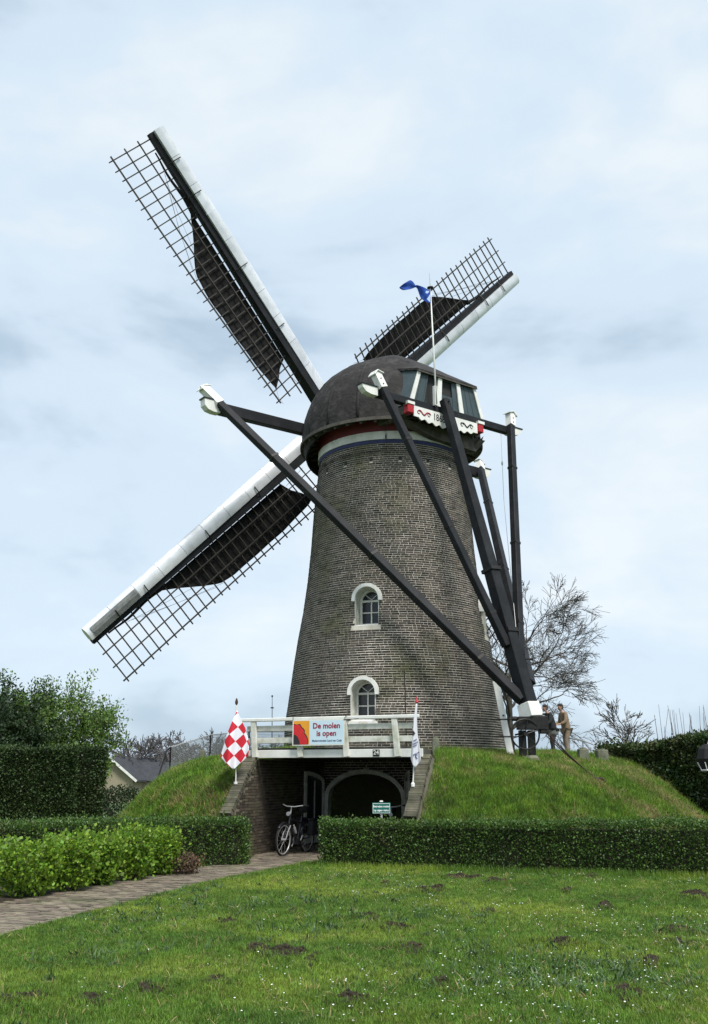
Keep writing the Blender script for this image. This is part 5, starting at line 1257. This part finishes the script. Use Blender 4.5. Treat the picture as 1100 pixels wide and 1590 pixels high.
# ------------------------------------------------------------------ people
def skin_mesh(name, joints, edges, m, parent, sub=2, root=0):
    me = bpy.data.meshes.new(name); me.from_pydata([j[0] for j in joints], edges, []); o = bpy.data.objects.new(name, me); COL.objects.link(o)
    md = o.modifiers.new('s', 'SKIN'); md.use_smooth_shade = True
    for i, j in enumerate(joints):
        r = j[1]; me.skin_vertices[0].data[i].radius = (r, r) if not isinstance(r, tuple) else r; me.skin_vertices[0].data[i].use_root = (i == root)
    ss = o.modifiers.new('u', 'SUBSURF'); ss.levels = sub; ss.render_levels = sub
    dg = bpy.context.evaluated_depsgraph_get(); nm = bpy.data.meshes.new_from_object(o.evaluated_get(dg)); o.modifiers.clear(); o.data = nm; nm.materials.clear(); nm.materials.append(m); o.parent = parent
    return o
def person(loc, rz, label, jacket, trousers, hairm, hem=None, bend=.12, hood=False, scale=1.):
    """local frame: faces +x"""
    R = empty('person', loc, label, 'person', None, rz); R.scale = (scale,) * 3
    hipz = .92; b = bend
    J = []; Ed = []
    def add(p, r, par=None):
        J.append((p, r)); i = len(J) - 1
        if par is not None: Ed.append((par, i))
        return i
    pel = add((0, 0, .95), (.15, .12)); sp = add((.02 + b * .3, 0, 1.15), (.14, .11), pel); ch = add((.05 + b * .7, 0, 1.36), (.155, .115), sp); nk = add((.08 + b * 1.1, 0, 1.50), .058, ch); n2 = add((.10 + b * 1.3, 0, 1.56), .052, nk)
    ends = {}
    for s in (-1, 1):
        sh = add((.05 + b * .8, s * .18, 1.42), .062, ch); el = add((.06 + b + (.05 if s > 0 else .0), s * .23, 1.15), .048, sh); wr = add((.30 + b, s * .17, 1.07), .034, el)
        pm = add((.37 + b, s * .15, 1.06), .036, wr)
        for k in range(4):
            f1 = add((.42 + b, s * (.15 + (k - 1.5) * .018), 1.055 - k * .003), .010, pm); f2 = add((.455 + b - .004 * abs(k - 1.5), s * (.15 + (k - 1.5) * .019), 1.035), .009, f1); add((.462 + b - .006 * abs(k - 1.5), s * (.15 + (k - 1.5) * .019), 1.008), .008, f2)
        t1 = add((.385 + b, s * .108, 1.065), .011, pm); add((.42 + b, s * .095, 1.05), .009, t1)
        hp = add((0, s * .09, .90), .095, pel); kn = add((.03 + (.06 if s > 0 else -.02), s * .10, .50), .062, hp); an = add((-.02 + (.10 if s > 0 else -.06), s * .105, .09), .042, kn); ft = add((.14 + (.10 if s > 0 else -.06), s * .115, .045), .036, an)
    skin_mesh('body', J, Ed, M_skin, R)
    hx = .12 + b * 1.45
    hd = MB(); 
    rings = [(1.545, .052, .052, -.005), (1.57, .062, .058, .01), (1.60, .076, .066, .012), (1.64, .088, .074, .006), (1.68, .095, .078, .0), (1.72, .092, .076, -.004), (1.75, .075, .062, -.006), (1.772, .035, .03, -.006)]
    n = 14; vs = []
    for z, rx, ry, ox in rings: vs += [V((hx + ox + rx * math.cos(2 * math.pi * j / n), ry * math.sin(2 * math.pi * j / n), z)) for j in range(n)]
    hd.add(vs, [(i * n + j, i * n + (j + 1) % n, (i + 1) * n + (j + 1) % n, (i + 1) * n + j) for i in range(len(rings) - 1) for j in range(n)] + [tuple(range(n - 1, -1, -1)), tuple(7 * n + j for j in range(n))])
    hd.add([(hx + .088, -.014, 1.64), (hx + .088, .014, 1.64), (hx + .118, 0, 1.632), (hx + .09, 0, 1.675)], [(0, 1, 2), (1, 3, 2), (3, 0, 2), (0, 3, 1)])
    for s in (-1, 1): hd.lathe([(.012, -.01), (.028, 0), (.012, .012)], (hx - .005, s * .078, 1.655), 8, axis=(0, 1, 0))
    h = hd.build('head', M_skin, R, smooth=50, local=True)
    for s in (-1, 1): MB().lathe([(.004, -.006), (.010, 0), (.004, .006)], (hx + .085, s * .03, 1.672), 8, axis=(1, 0, 0)).build('eye', M_ink, h, local=True)
    MB().box((hx + .088, 0, 1.605), (.004, 0, 0), (0, .022, 0), (0, 0, .004)).build('mouth', M_inkred, h, local=True)
    hr_ = MB(); vs = []
    for z, rx, ry, ox in ((1.60, .05, .074, -.05), (1.65, .085, .086, -.022), (1.70, .100, .088, -.012), (1.735, .100, .084, -.004), (1.765, .082, .07, -.004), (1.79, .04, .035, -.006)): vs += [V((hx + ox + rx * math.cos(2 * math.pi * j / n), ry * math.sin(2 * math.pi * j / n), z)) for j in range(n)]
    hr_.add(vs, [(i * n + j, i * n + (j + 1) % n, (i + 1) * n + (j + 1) % n, (i + 1) * n + j) for i in range(5) for j in range(n)] + [tuple(range(n - 1, -1, -1)), tuple(5 * n + j for j in range(n))])
    hr_.build('hair', hairm, R, smooth=60, local=True)
    jk = []; je = []
    def aj(p, r, par=None):
        jk.append((p, r)); i = len(jk) - 1
        if par is not None: je.append((par, i))
        return i
    p0 = aj((.0, 0, .98), (.185, .16)); p1 = aj((.02 + b * .3, 0, 1.15), (.175, .15), p0); p2 = aj((.05 + b * .7, 0, 1.36), (.18, .14), p1); p3 = aj((.08 + b, 0, 1.49), .085, p2); aj((-.01, 0, .80), (.19, .165), p0)
    for s in (-1, 1):
        s1 = aj((.05 + b * .8, s * .18, 1.41), .082, p2); s2 = aj((.06 + b + (.05 if s > 0 else 0), s * .235, 1.15), .068, s1); aj((.29 + b, s * .175, 1.075), .050, s2)
    skin_mesh('jacket', jk, je, jacket, R)
    tj = [((0, 0, .93), (.16, .135))]; te = []
    for s in (-1, 1):
        i = len(tj); tj += [((0, s * .095, .86), .108), ((.03 + (.06 if s > 0 else -.02), s * .10, .50), .080), ((-.02 + (.10 if s > 0 else -.06), s * .105, .07), .066)]; te += [(0, i), (i, i + 1), (i + 1, i + 2)]
    skin_mesh('trousers', tj, te, trousers, R)
    for s in (-1, 1):
        x = .04 + (.10 if s > 0 else -.06); m = MB(); m.tube([(x - .10, s * .108, .045), (x, s * .11, .05), (x + .10, s * .114, .042), (x + .16, s * .116, .030)], [.038, .046, .044, .026], 8); m.build('shoe', M_rubber, R, smooth=50, local=True)
    if hem: MB().lathe([(.185, 0), (.195, .08), (.19, .16)], (0, 0, .74), 16, caps=False).build('coat_hem', hem, R, smooth=40, local=True)
    return R
p = at(882, 1172, 33.6); person((p.x, p.y, mz(p.x, p.y) + .01), rad(200), 'person in a tan jacket and khaki trousers leaning forward beside the winch', M_tan, M_trouser, M_hair, bend=.05)
p = at(861, 1171, 33.2); person((p.x, p.y, mz(p.x, p.y) + .01), rad(195), 'person in dark coat and black trousers standing behind the winch', M_darkcoat, M_darkcoat, M_hair, hem=M_grey, bend=.10, scale=.97)

# ------------------------------------------------------------------ wire mesh fence and mast on the left of the mound
def fence():
    pts = [at(264, 1190, 31), at(326, 1175, 32.5), at(386, 1175, 34.2), at(448, 1175, 36)]; pts = [V((p.x, p.y, mz(p.x, p.y))) for p in pts]; H_ = 1.02
    R = empty('wire_fence', pts[0], 'low wire mesh fence with thin steel posts along the mound edge', 'fence')
    tops = []
    for i, p in enumerate(pts): MB().tube([p - Zv * .1, p + Zv * H_], .028, 6).build('post', M_iron, R); tops.append(p + Zv * H_)
    for i in range(3):
        a, b = pts[i], pts[i + 1]
        MB().tube([tops[i], tops[i + 1]], .02, 5).build('top_rail', M_wire, R)
        n = 26; w = MB(); k = int(H_ / .055)
        dd = (b - a); L = dd.length
        for j in range(int(L / .06)):
            t = j * .06 / L; q = a + dd * t; w.tube([V((q.x, q.y, mz(q.x, q.y))), q + Zv * H_], .007, 3)
        for j in range(k):
            w.tube([a + Zv * (j * .055 + .04), b + Zv * (j * .055 + .04)], .007, 3)
        tag(w.build('wire_mesh', M_wire, R), kind='stuff')
    e = pts[0]; MB().tube([tops[0], tops[0] + V((-.12, -.1, -.12)), e + V((-.3, -.6, -.15))], .028, 6).build('end_brace', M_iron, R)
fence()
mp_ = at(423, 1160, 34.5); mp_.z = mz(mp_.x, mp_.y); mt = at(423, 1081, 34.5)
ms = empty('mast', mp_, 'thin dark mast with a small disc rising behind the bridge railing', 'mast'); MB().tube([mp_, mt], [.022, .009], 6).build('pole', M_iron, ms); MB().lathe([(.05, -.02), (.07, 0), (.05, .02)], at(423, 1099, 34.5), 10).build('disc', M_iron, ms); MB().lathe([(.03, -.03), (.03, .03)], mt, 8).build('tip', M_iron, ms)

# ------------------------------------------------------------------ hedges, shrubs
hedge('clipped_hedge', (-.70, 19.15), (7.6, 16.75), .66, .88, -.02, M_leafhedge, 70000, .042, 'long low clipped hedge with the green sign behind it', 'hedge', 1, .075, height2=.96)
hedge('clipped_hedge', (-9.2, 17.1), (-2.04, 19.75), .72, .90, -.02, M_leafhedge, 56000, .042, 'low clipped hedge ending at the brick wall, behind the leafy shrubs', 'hedge', 2, .06)
ta, tb_ = at(-60, 1200, 21.6), at(119, 1200, 22.6); hedge('tall_hedge', (ta.x, ta.y), (tb_.x, tb_.y), 1.0, 2.30, 0, M_leaftall, 60000, .055, 'tall dark clipped hedge wall under the green tree', 'hedge', 3, .05)
ta, tb_ = at(116, 1200, 23.6), at(166, 1200, 24.4); hedge('tall_hedge', (ta.x, ta.y), (tb_.x, tb_.y), .9, 2.36, 0, M_leaftall, 22000, .055, 'narrow tall dark hedge block set back beside the longer tall hedge', 'hedge', 4, .05)
ta, tb_ = at(930, 1200, 30.5), at(1180, 1200, 24.5); hedge('laurel_hedge', (ta.x, ta.y), (tb_.x, tb_.y), 1.4, 2.45, 0, M_leafdark, 70000, .085, 'tall untrimmed dark evergreen hedge beside the mound slope', 'hedge', 5, .16, height2=2.85)
def shrub(px, py, h, w, seed, label, leafm=M_leafshrub, n=1500, size=.062, nm='leafy_shrub', cat='shrub', group='leafy shrubs along the path'):
    rng = np.random.default_rng(seed); p = gnd(px, py); R = empty(nm, (p.x, p.y, 0), label, cat, group)
    st = MB(); ends = []
    for k in range(26):
        a = rng.uniform(0, 6.28); rr = w * .42 * math.sqrt(rng.uniform()); q = V((p.x + rr * .35 * math.cos(a), p.y + rr * .35 * math.sin(a), 0)); e = V((p.x + rr * 1.15 * math.cos(a), p.y + rr * 1.15 * math.sin(a), h * rng.uniform(.80, 1.05)))
        P = [q + (e - q) * t + V((math.cos(a), math.sin(a), 0)) * (.06 * math.sin(math.pi * t)) for t in np.linspace(0, 1, 5)]; st.tube(P, [.009, .008, .007, .005, .003], 4)
        ends.append((P, a))
    st.build('stems', M_bark, R)
    Pn = []; Nn = []
    for P, a in ends:
        for _ in range(n // 26):
            t = 1 - rng.uniform() ** 1.3 * .93; i = min(int(t * 4), 3); b = P[i] + (P[i + 1] - P[i]) * (t * 4 - i)
            sp = .075 + .05 * (1 - t)
            Pn.append(np.array(b) + rng.normal(size=3) * sp * np.array([1, 1, .6])); Nn.append([math.cos(a) * .6 + rng.normal() * .5, math.sin(a) * .6 + rng.normal() * .5, .55])
    # lower rounded skirt of leaves
    for _ in range(n // 2):
        a = rng.uniform(0, 6.28); z = rng.uniform(.10, .9) * h; rr = w * .5 * (1 - .6 * max(0, .5 - z / h) ** 1.2 * 1.6 - .3 * max(0, z / h - .6)) * rng.uniform(.8, 1.05)
        Pn.append([p.x + rr * math.cos(a), p.y + rr * math.sin(a), z]); Nn.append([math.cos(a), math.sin(a), .4])
    Nn = np.array(Nn); Nn /= np.linalg.norm(Nn, axis=1, keepdims=True)
    v, f = leaf_quads(np.array(Pn), Nn, size, rng, .55, .72)
    tag(obj_np('foliage', v, f, leafm, R), kind='stuff'); return R
SH = [(-58, 1404, .82, .90), (42, 1392, .78, .86), (108, 1384, .83, .72), (152, 1375, .76, .60), (200, 1367, .82, .72), (246, 1359, .78, .66)]
SHL = ['leafy green shrub farthest along the path from the dry brown shrub', 'leafy green shrub, fifth along from the dry brown shrub', 'leafy green shrub, fourth along from the dry brown shrub', 'leafy green shrub, third along from the dry brown shrub', 'leafy green shrub, second along from the dry brown shrub', 'leafy green shrub right next to the dry brown shrub']
for i, (px, py, h, w) in enumerate(SH): shrub(px, py, h, w, 50 + i, SHL[i], n=2300)
shrub(283, 1358, .34, .55, 70, 'small dry brown shrub at the end of the leafy shrub row', M_dryleaf, 700, .05, 'dry_shrub', 'shrub', None)

# ------------------------------------------------------------------ trees
def leafy_tree(base, height, spread, seed, leafm, label, n, size, nm='leafy_tree', group=None, trunk_r=.13):
    rng = np.random.default_rng(seed); R = empty(nm, base, label, 'tree', group); mb = MB(); ends = []
    b = V(base); mb.tube([b - Zv * .1, b + Zv * height * .22], [trunk_r, trunk_r * .8], 7)
    for k in range(9):
        a = 2 * math.pi * k / 9 + rng.uniform(-.3, .3); t = rng.uniform(.5, 1.0)
        dv = V((math.cos(a) * spread / height * t, math.sin(a) * spread / height * t, .9)).normalized()
        grow(mb, rng, b + Zv * height * rng.uniform(.12, .24), dv, height * .30 * rng.uniform(.85, 1.1), trunk_r * .55, 3, .62, .74, 4, (2, 3), -.01, ends, .004, .13, 5)
    mb.build('trunk', M_bark, R, smooth=50)
    E = np.array([list(e[0]) for e in ends]); Dn = np.array([list(e[1]) for e in ends])
    pick = rng.integers(0, len(E), n); P = E[pick] + Dn[pick] * rng.uniform(-.5, .35, n)[:, None] * (height * .09) + rng.normal(size=(n, 3)) * height * .022
    v, f = leaf_quads(P, Dn[pick] + np.array([0, 0, .2]), size, rng, .35, .5)
    tag(obj_np('crown', v, f, leafm, R), kind='stuff'); return R
p = at(76, 1200, 27.5); leafy_tree((p.x, p.y, 0), 4.5, 1.8, 81, M_leaftree, 'bright green spreading tree above the tall dark hedge', 34000, .085, group='trees behind the tall hedge')
p = at(8, 1200, 26.0); leafy_tree((p.x, p.y, 0), 4.1, 1.9, 82, M_leafdarktree, 'darker green dense tree behind the tall hedge, evergreen foliage', 32000, .09, group='trees behind the tall hedge')
# bush beside the mound, in front of the house
def bush(px, pyb, y, w, h, seed, label, m, n=5000, size=.07):
    rng = np.random.default_rng(seed); p = at(px, pyb, y); R = empty('bush', (p.x, p.y, 0), label, 'bush', None); nz = smooth_noise(rng)
    st = MB()
    for k in range(14):
        a = rng.uniform(0, 6.28); e = V((p.x + w * .38 * math.cos(a), p.y + w * .38 * math.sin(a), h * rng.uniform(.6, .95))); st.tube([V((p.x, p.y, 0)), V(((p.x + e.x) / 2, (p.y + e.y) / 2, h * .5)), e], [.03, .018, .006], 4)
    st.build('stems', M_bark, R)
    d_ = rng.normal(size=(n, 3)); d_ /= np.linalg.norm(d_, axis=1, keepdims=True); d_[:, 2] = np.abs(d_[:, 2])
    r = rng.uniform(.55, 1.0, n) ** .5 * (1 + .22 * nz(d_, 3.)); P = np.array([p.x, p.y, h * .12]) + d_ * r[:, None] * np.array([w / 2, w / 2, h * .88])
    v, f = leaf_quads(P, d_, size, rng, .45, .55); tag(obj_np('foliage', v, f, m, R), kind='stuff'); return R
bush(190, 1250, 29.5, 2.2, 1.28, 91, 'dark green bush at the foot of the mound beside the tall hedge', M_leafdarktree, 7000)
bush(262, 1240, 36., 2.4, 1.5, 92, 'loose green bush in front of the distant house', M_leafdark, 6000, .09)
bush(955, 1200, 33, 3.4, 2.7, 94, 'brownish twiggy bush where the evergreen hedge meets the mound', M_dryleaf, 2500, .07)
# big bare tree behind the tower
def bare_tree(base, height, seed, label, depth, r, m, nlimb=7, spread=.55, lean=(0, 0), group=None, nm='bare_tree', min_r=.006, first=.18, droop=.0, kids=(2, 3), up=.75, lscale=.30, nseg=5):
    rng = np.random.default_rng(seed); R = empty(nm, base, label, 'tree', group); b = V(base); mb = MB(); top = b + V((lean[0] * height * .6, lean[1] * height * .6, height * .62))
    P = [b + (top - b) * t for t in np.linspace(-.02, 1, 6)]; mb.tube(P, [r, r * .85, r * .7, r * .5, r * .3, r * .12], 8)
    tr_ = mb.build('trunk', M_bark, R, smooth=50); mb = MB()
    for k in range(nlimb):
        t = first + (1 - first) * (k + .5) / nlimb; q = b + (top - b) * t; a = 2.4 * k + rng.uniform(-.3, .3)
        dv = V((math.cos(a), math.sin(a), up * (.5 + t))).normalized()
        grow(mb, rng, q, dv, height * lscale * (1.15 - .5 * t), r * (.45 - .25 * t), depth, spread, .72, nseg, kids, droop, None, min_r, .12, 5)
    mb.build('crown', m, R); return R
p = at(790, 1200, 42); bare_tree((p.x, p.y, 0), 10.9, 101, 'large bare spreading tree behind the tower and tail beam', 5, .26, M_twig, 11, .62, (.04, 0), min_r=.0085, droop=.010, kids=(2, 3), up=.42, lscale=.25, first=.5)
p = at(975, 1200, 36); bare_tree((p.x, p.y, 0), 5.5, 102, 'small upright bare tree just budding behind the evergreen hedge', 3, .06, M_twig, 18, .5, min_r=.010, up=.8, lscale=.15, kids=(2, 3), first=.35, nseg=3)
p = at(1070, 1200, 29); tw = empty('twig_shoots', (p.x, p.y, 0), 'cluster of thin bare upright shoots sticking out above the evergreen hedge', 'shoots'); rg = np.random.default_rng(9); m = MB()
for k in range(34):
    x = p.x + rg.uniform(-.9, 1.0); y = p.y + rg.uniform(-.4, .4); h = rg.uniform(3.0, 3.75); m.tube([V((x, y, 0)), V((x + rg.normal() * .05, y, h * .6)), V((x + rg.normal() * .12, y, h))], [.014, .010, .005], 4)
m.build('stems', M_fartwig, tw)
# far bare trees
far = [(205, 66, 5.2), (240, 74, 5.6), (268, 70, 5.4), (300, 78, 5.8), (338, 72, 5.2), (372, 80, 5.4), (405, 76, 5.0), (440, 82, 5.2), (470, 78, 4.8)]
FL = ['far bare grey tree beyond the wire fence, one of the distant row']
for i, (px, y, h) in enumerate(far):
    p = at(px, 1200, y); bare_tree((p.x, p.y, -.06), h * .86, 200 + i, FL[0], 3, .12, M_fartwig, 10, .6, group='distant row of bare trees', nm='far_bare_tree', min_r=.022, up=.6, lscale=.34, kids=(3, 3), nseg=3)
far2 = [(1010, 60, 4.6), (1045, 64, 4.8), (1085, 60, 5.2), (1120, 62, 5.4)]
# distant house
hp = at(205, 1226, 62); hp.z = 0; H0 = empty('house', (hp.x, hp.y, 0), 'cream gabled house with dark tiled roof beyond the mound', 'house')
hx, hy = hp.x, hp.y; ww, dd_, ez, rz_ = 2.0, 6.0, 1.35, 2.55
gx0 = hx - 1.45
hm = MB(); hm.add([(gx0 - 1.5, hy, -.06), (gx0 + 1.5, hy, -.06), (gx0 + 1.5, hy, ez), (gx0, hy, rz_), (gx0 - 1.5, hy, ez), (gx0 - 1.5 + 1.6, hy + 6, -.06), (gx0 + 1.5 + 1.6, hy + 6, -.06), (gx0 + 1.5 + 1.6, hy + 6, ez), (gx0 + 1.6, hy + 6, rz_), (gx0 - 1.5 + 1.6, hy + 6, ez)],
       [(0, 1, 2, 3, 4), (9, 8, 7, 6, 5), (1, 6, 7, 2), (0, 4, 9, 5), (0, 5, 6, 1)]); hm.build('wall', M_housewall, H0)
rf = MB()
for s in (-1, 1):
    e0 = V((gx0 + s * 1.75, hy - .25, ez - .15)); r0 = V((gx0, hy - .25, rz_ + .08)); dv = V((1.6 + .08, 6.4, 0)); t = V((0, 0, .1)); rf.add([e0, r0, r0 + dv, e0 + dv, e0 + t, r0 + t, r0 + dv + t, e0 + dv + t], [(0, 1, 2, 3), (7, 6, 5, 4), (0, 4, 5, 1), (1, 5, 6, 2), (2, 6, 7, 3), (3, 7, 4, 0)])
rfo = rf.build('roof', M_tile, H0)
for s in (-1, 1): MB().beam((gx0 + s * 1.78, hy - .28, ez - .12), (gx0, hy - .28, rz_ + .10), .06, .14).build('barge_board', M_white, rfo)
wg = MB(); wg.add([(gx0 + 1.5, hy + 1.2, -.06), (gx0 + 4.6, hy + 2.0, -.06), (gx0 + 4.6, hy + 2.0, 1.3), (gx0 + 1.5, hy + 1.2, 1.3), (gx0 + 2.2, hy + 4.5, -.06), (gx0 + 5.2, hy + 5.3, -.06), (gx0 + 5.2, hy + 5.3, 1.3), (gx0 + 2.2, hy + 4.5, 1.3)], [(0, 1, 2, 3), (1, 5, 6, 2), (4, 7, 6, 5), (0, 3, 7, 4)]); wg.build('wing', M_housewall, H0)
wr2 = MB(); wr2.add([(gx0 + 1.0, hy + .9, 1.25), (gx0 + 4.9, hy + 1.8, 1.25), (gx0 + 4.4, hy + 3.6, 2.45), (gx0 + 1.4, hy + 2.9, 2.45), (gx0 + 5.6, hy + 5.6, 1.25), (gx0 + 1.9, hy + 4.8, 1.25)], [(0, 1, 2, 3), (3, 2, 4, 5), (1, 4, 2), (0, 1, 4, 5)]); wr2.build('wing_roof', M_tile, H0)

# ------------------------------------------------------------------ black lantern on a post at the hedge
ly = 20.0; lp = at(1104, 1176, ly)
LR = empty('lantern', (lp.x, lp.y, 0), 'black lantern on a post in front of the evergreen hedge', 'lantern')
m = MB(); hw = [(.02, .27), (.15, .25), (.24, .17), (.30, -.03), (.20, -.24), (.15, -.26)]
m.lathe([(r, z) for r, z in reversed(hw)], lp, 8); m.build('housing', M_rubber, LR, bevel=.01)
MB().tube([lp + V((.215 * math.cos(a), .215 * math.sin(a), -.255)) for a in np.linspace(0, 2 * math.pi, 9)[:-1]], .018, 5, closed=True).build('rim', M_white, LR)
for k in range(8):
    a = k * math.pi / 4; MB().tube([lp + V((.215 * math.cos(a), .215 * math.sin(a), -.25)), lp + V((.285 * math.cos(a), .285 * math.sin(a), -.10))], .010, 4).build('strut', M_white, LR)
MB().tube([(lp.x, lp.y, -.05), (lp.x, lp.y, lp.z - .24)], .035, 8).build('post', M_bikeframe, LR)
MB().lathe([(.05, 0), (.03, .06)], lp + V((0, 0, .26)), 8).build('finial', M_wire, LR)

# long grass at the hedge feet
def fringe(name, a, b, n, seed, label):
    rng = np.random.default_rng(seed); V_ = []; F_ = []
    for i in range(n):
        t = rng.uniform(); x = a[0] + (b[0] - a[0]) * t + rng.normal() * .03; y = a[1] + (b[1] - a[1]) * t - abs(rng.normal()) * .09; h = rng.uniform(.05, .17); az = rng.uniform(0, 6.28); w = .004; l = h * rng.uniform(.1, .6); k = len(V_)
        V_ += [(x - w * math.sin(az), y + w * math.cos(az), -.01), (x + w * math.sin(az), y - w * math.cos(az), -.01), (x + l * math.cos(az), y + l * math.sin(az), h)]; F_.append((k, k + 1, k + 2))
    tag(obj_np(name, V_, F_, M_grass), label, 'grass', kind='stuff')
fringe('hedge_foot_grass', (-.7, 19.05), (7.4, 16.75), 9000, 1, 'uncut grass along the foot of the low hedge with the sign')
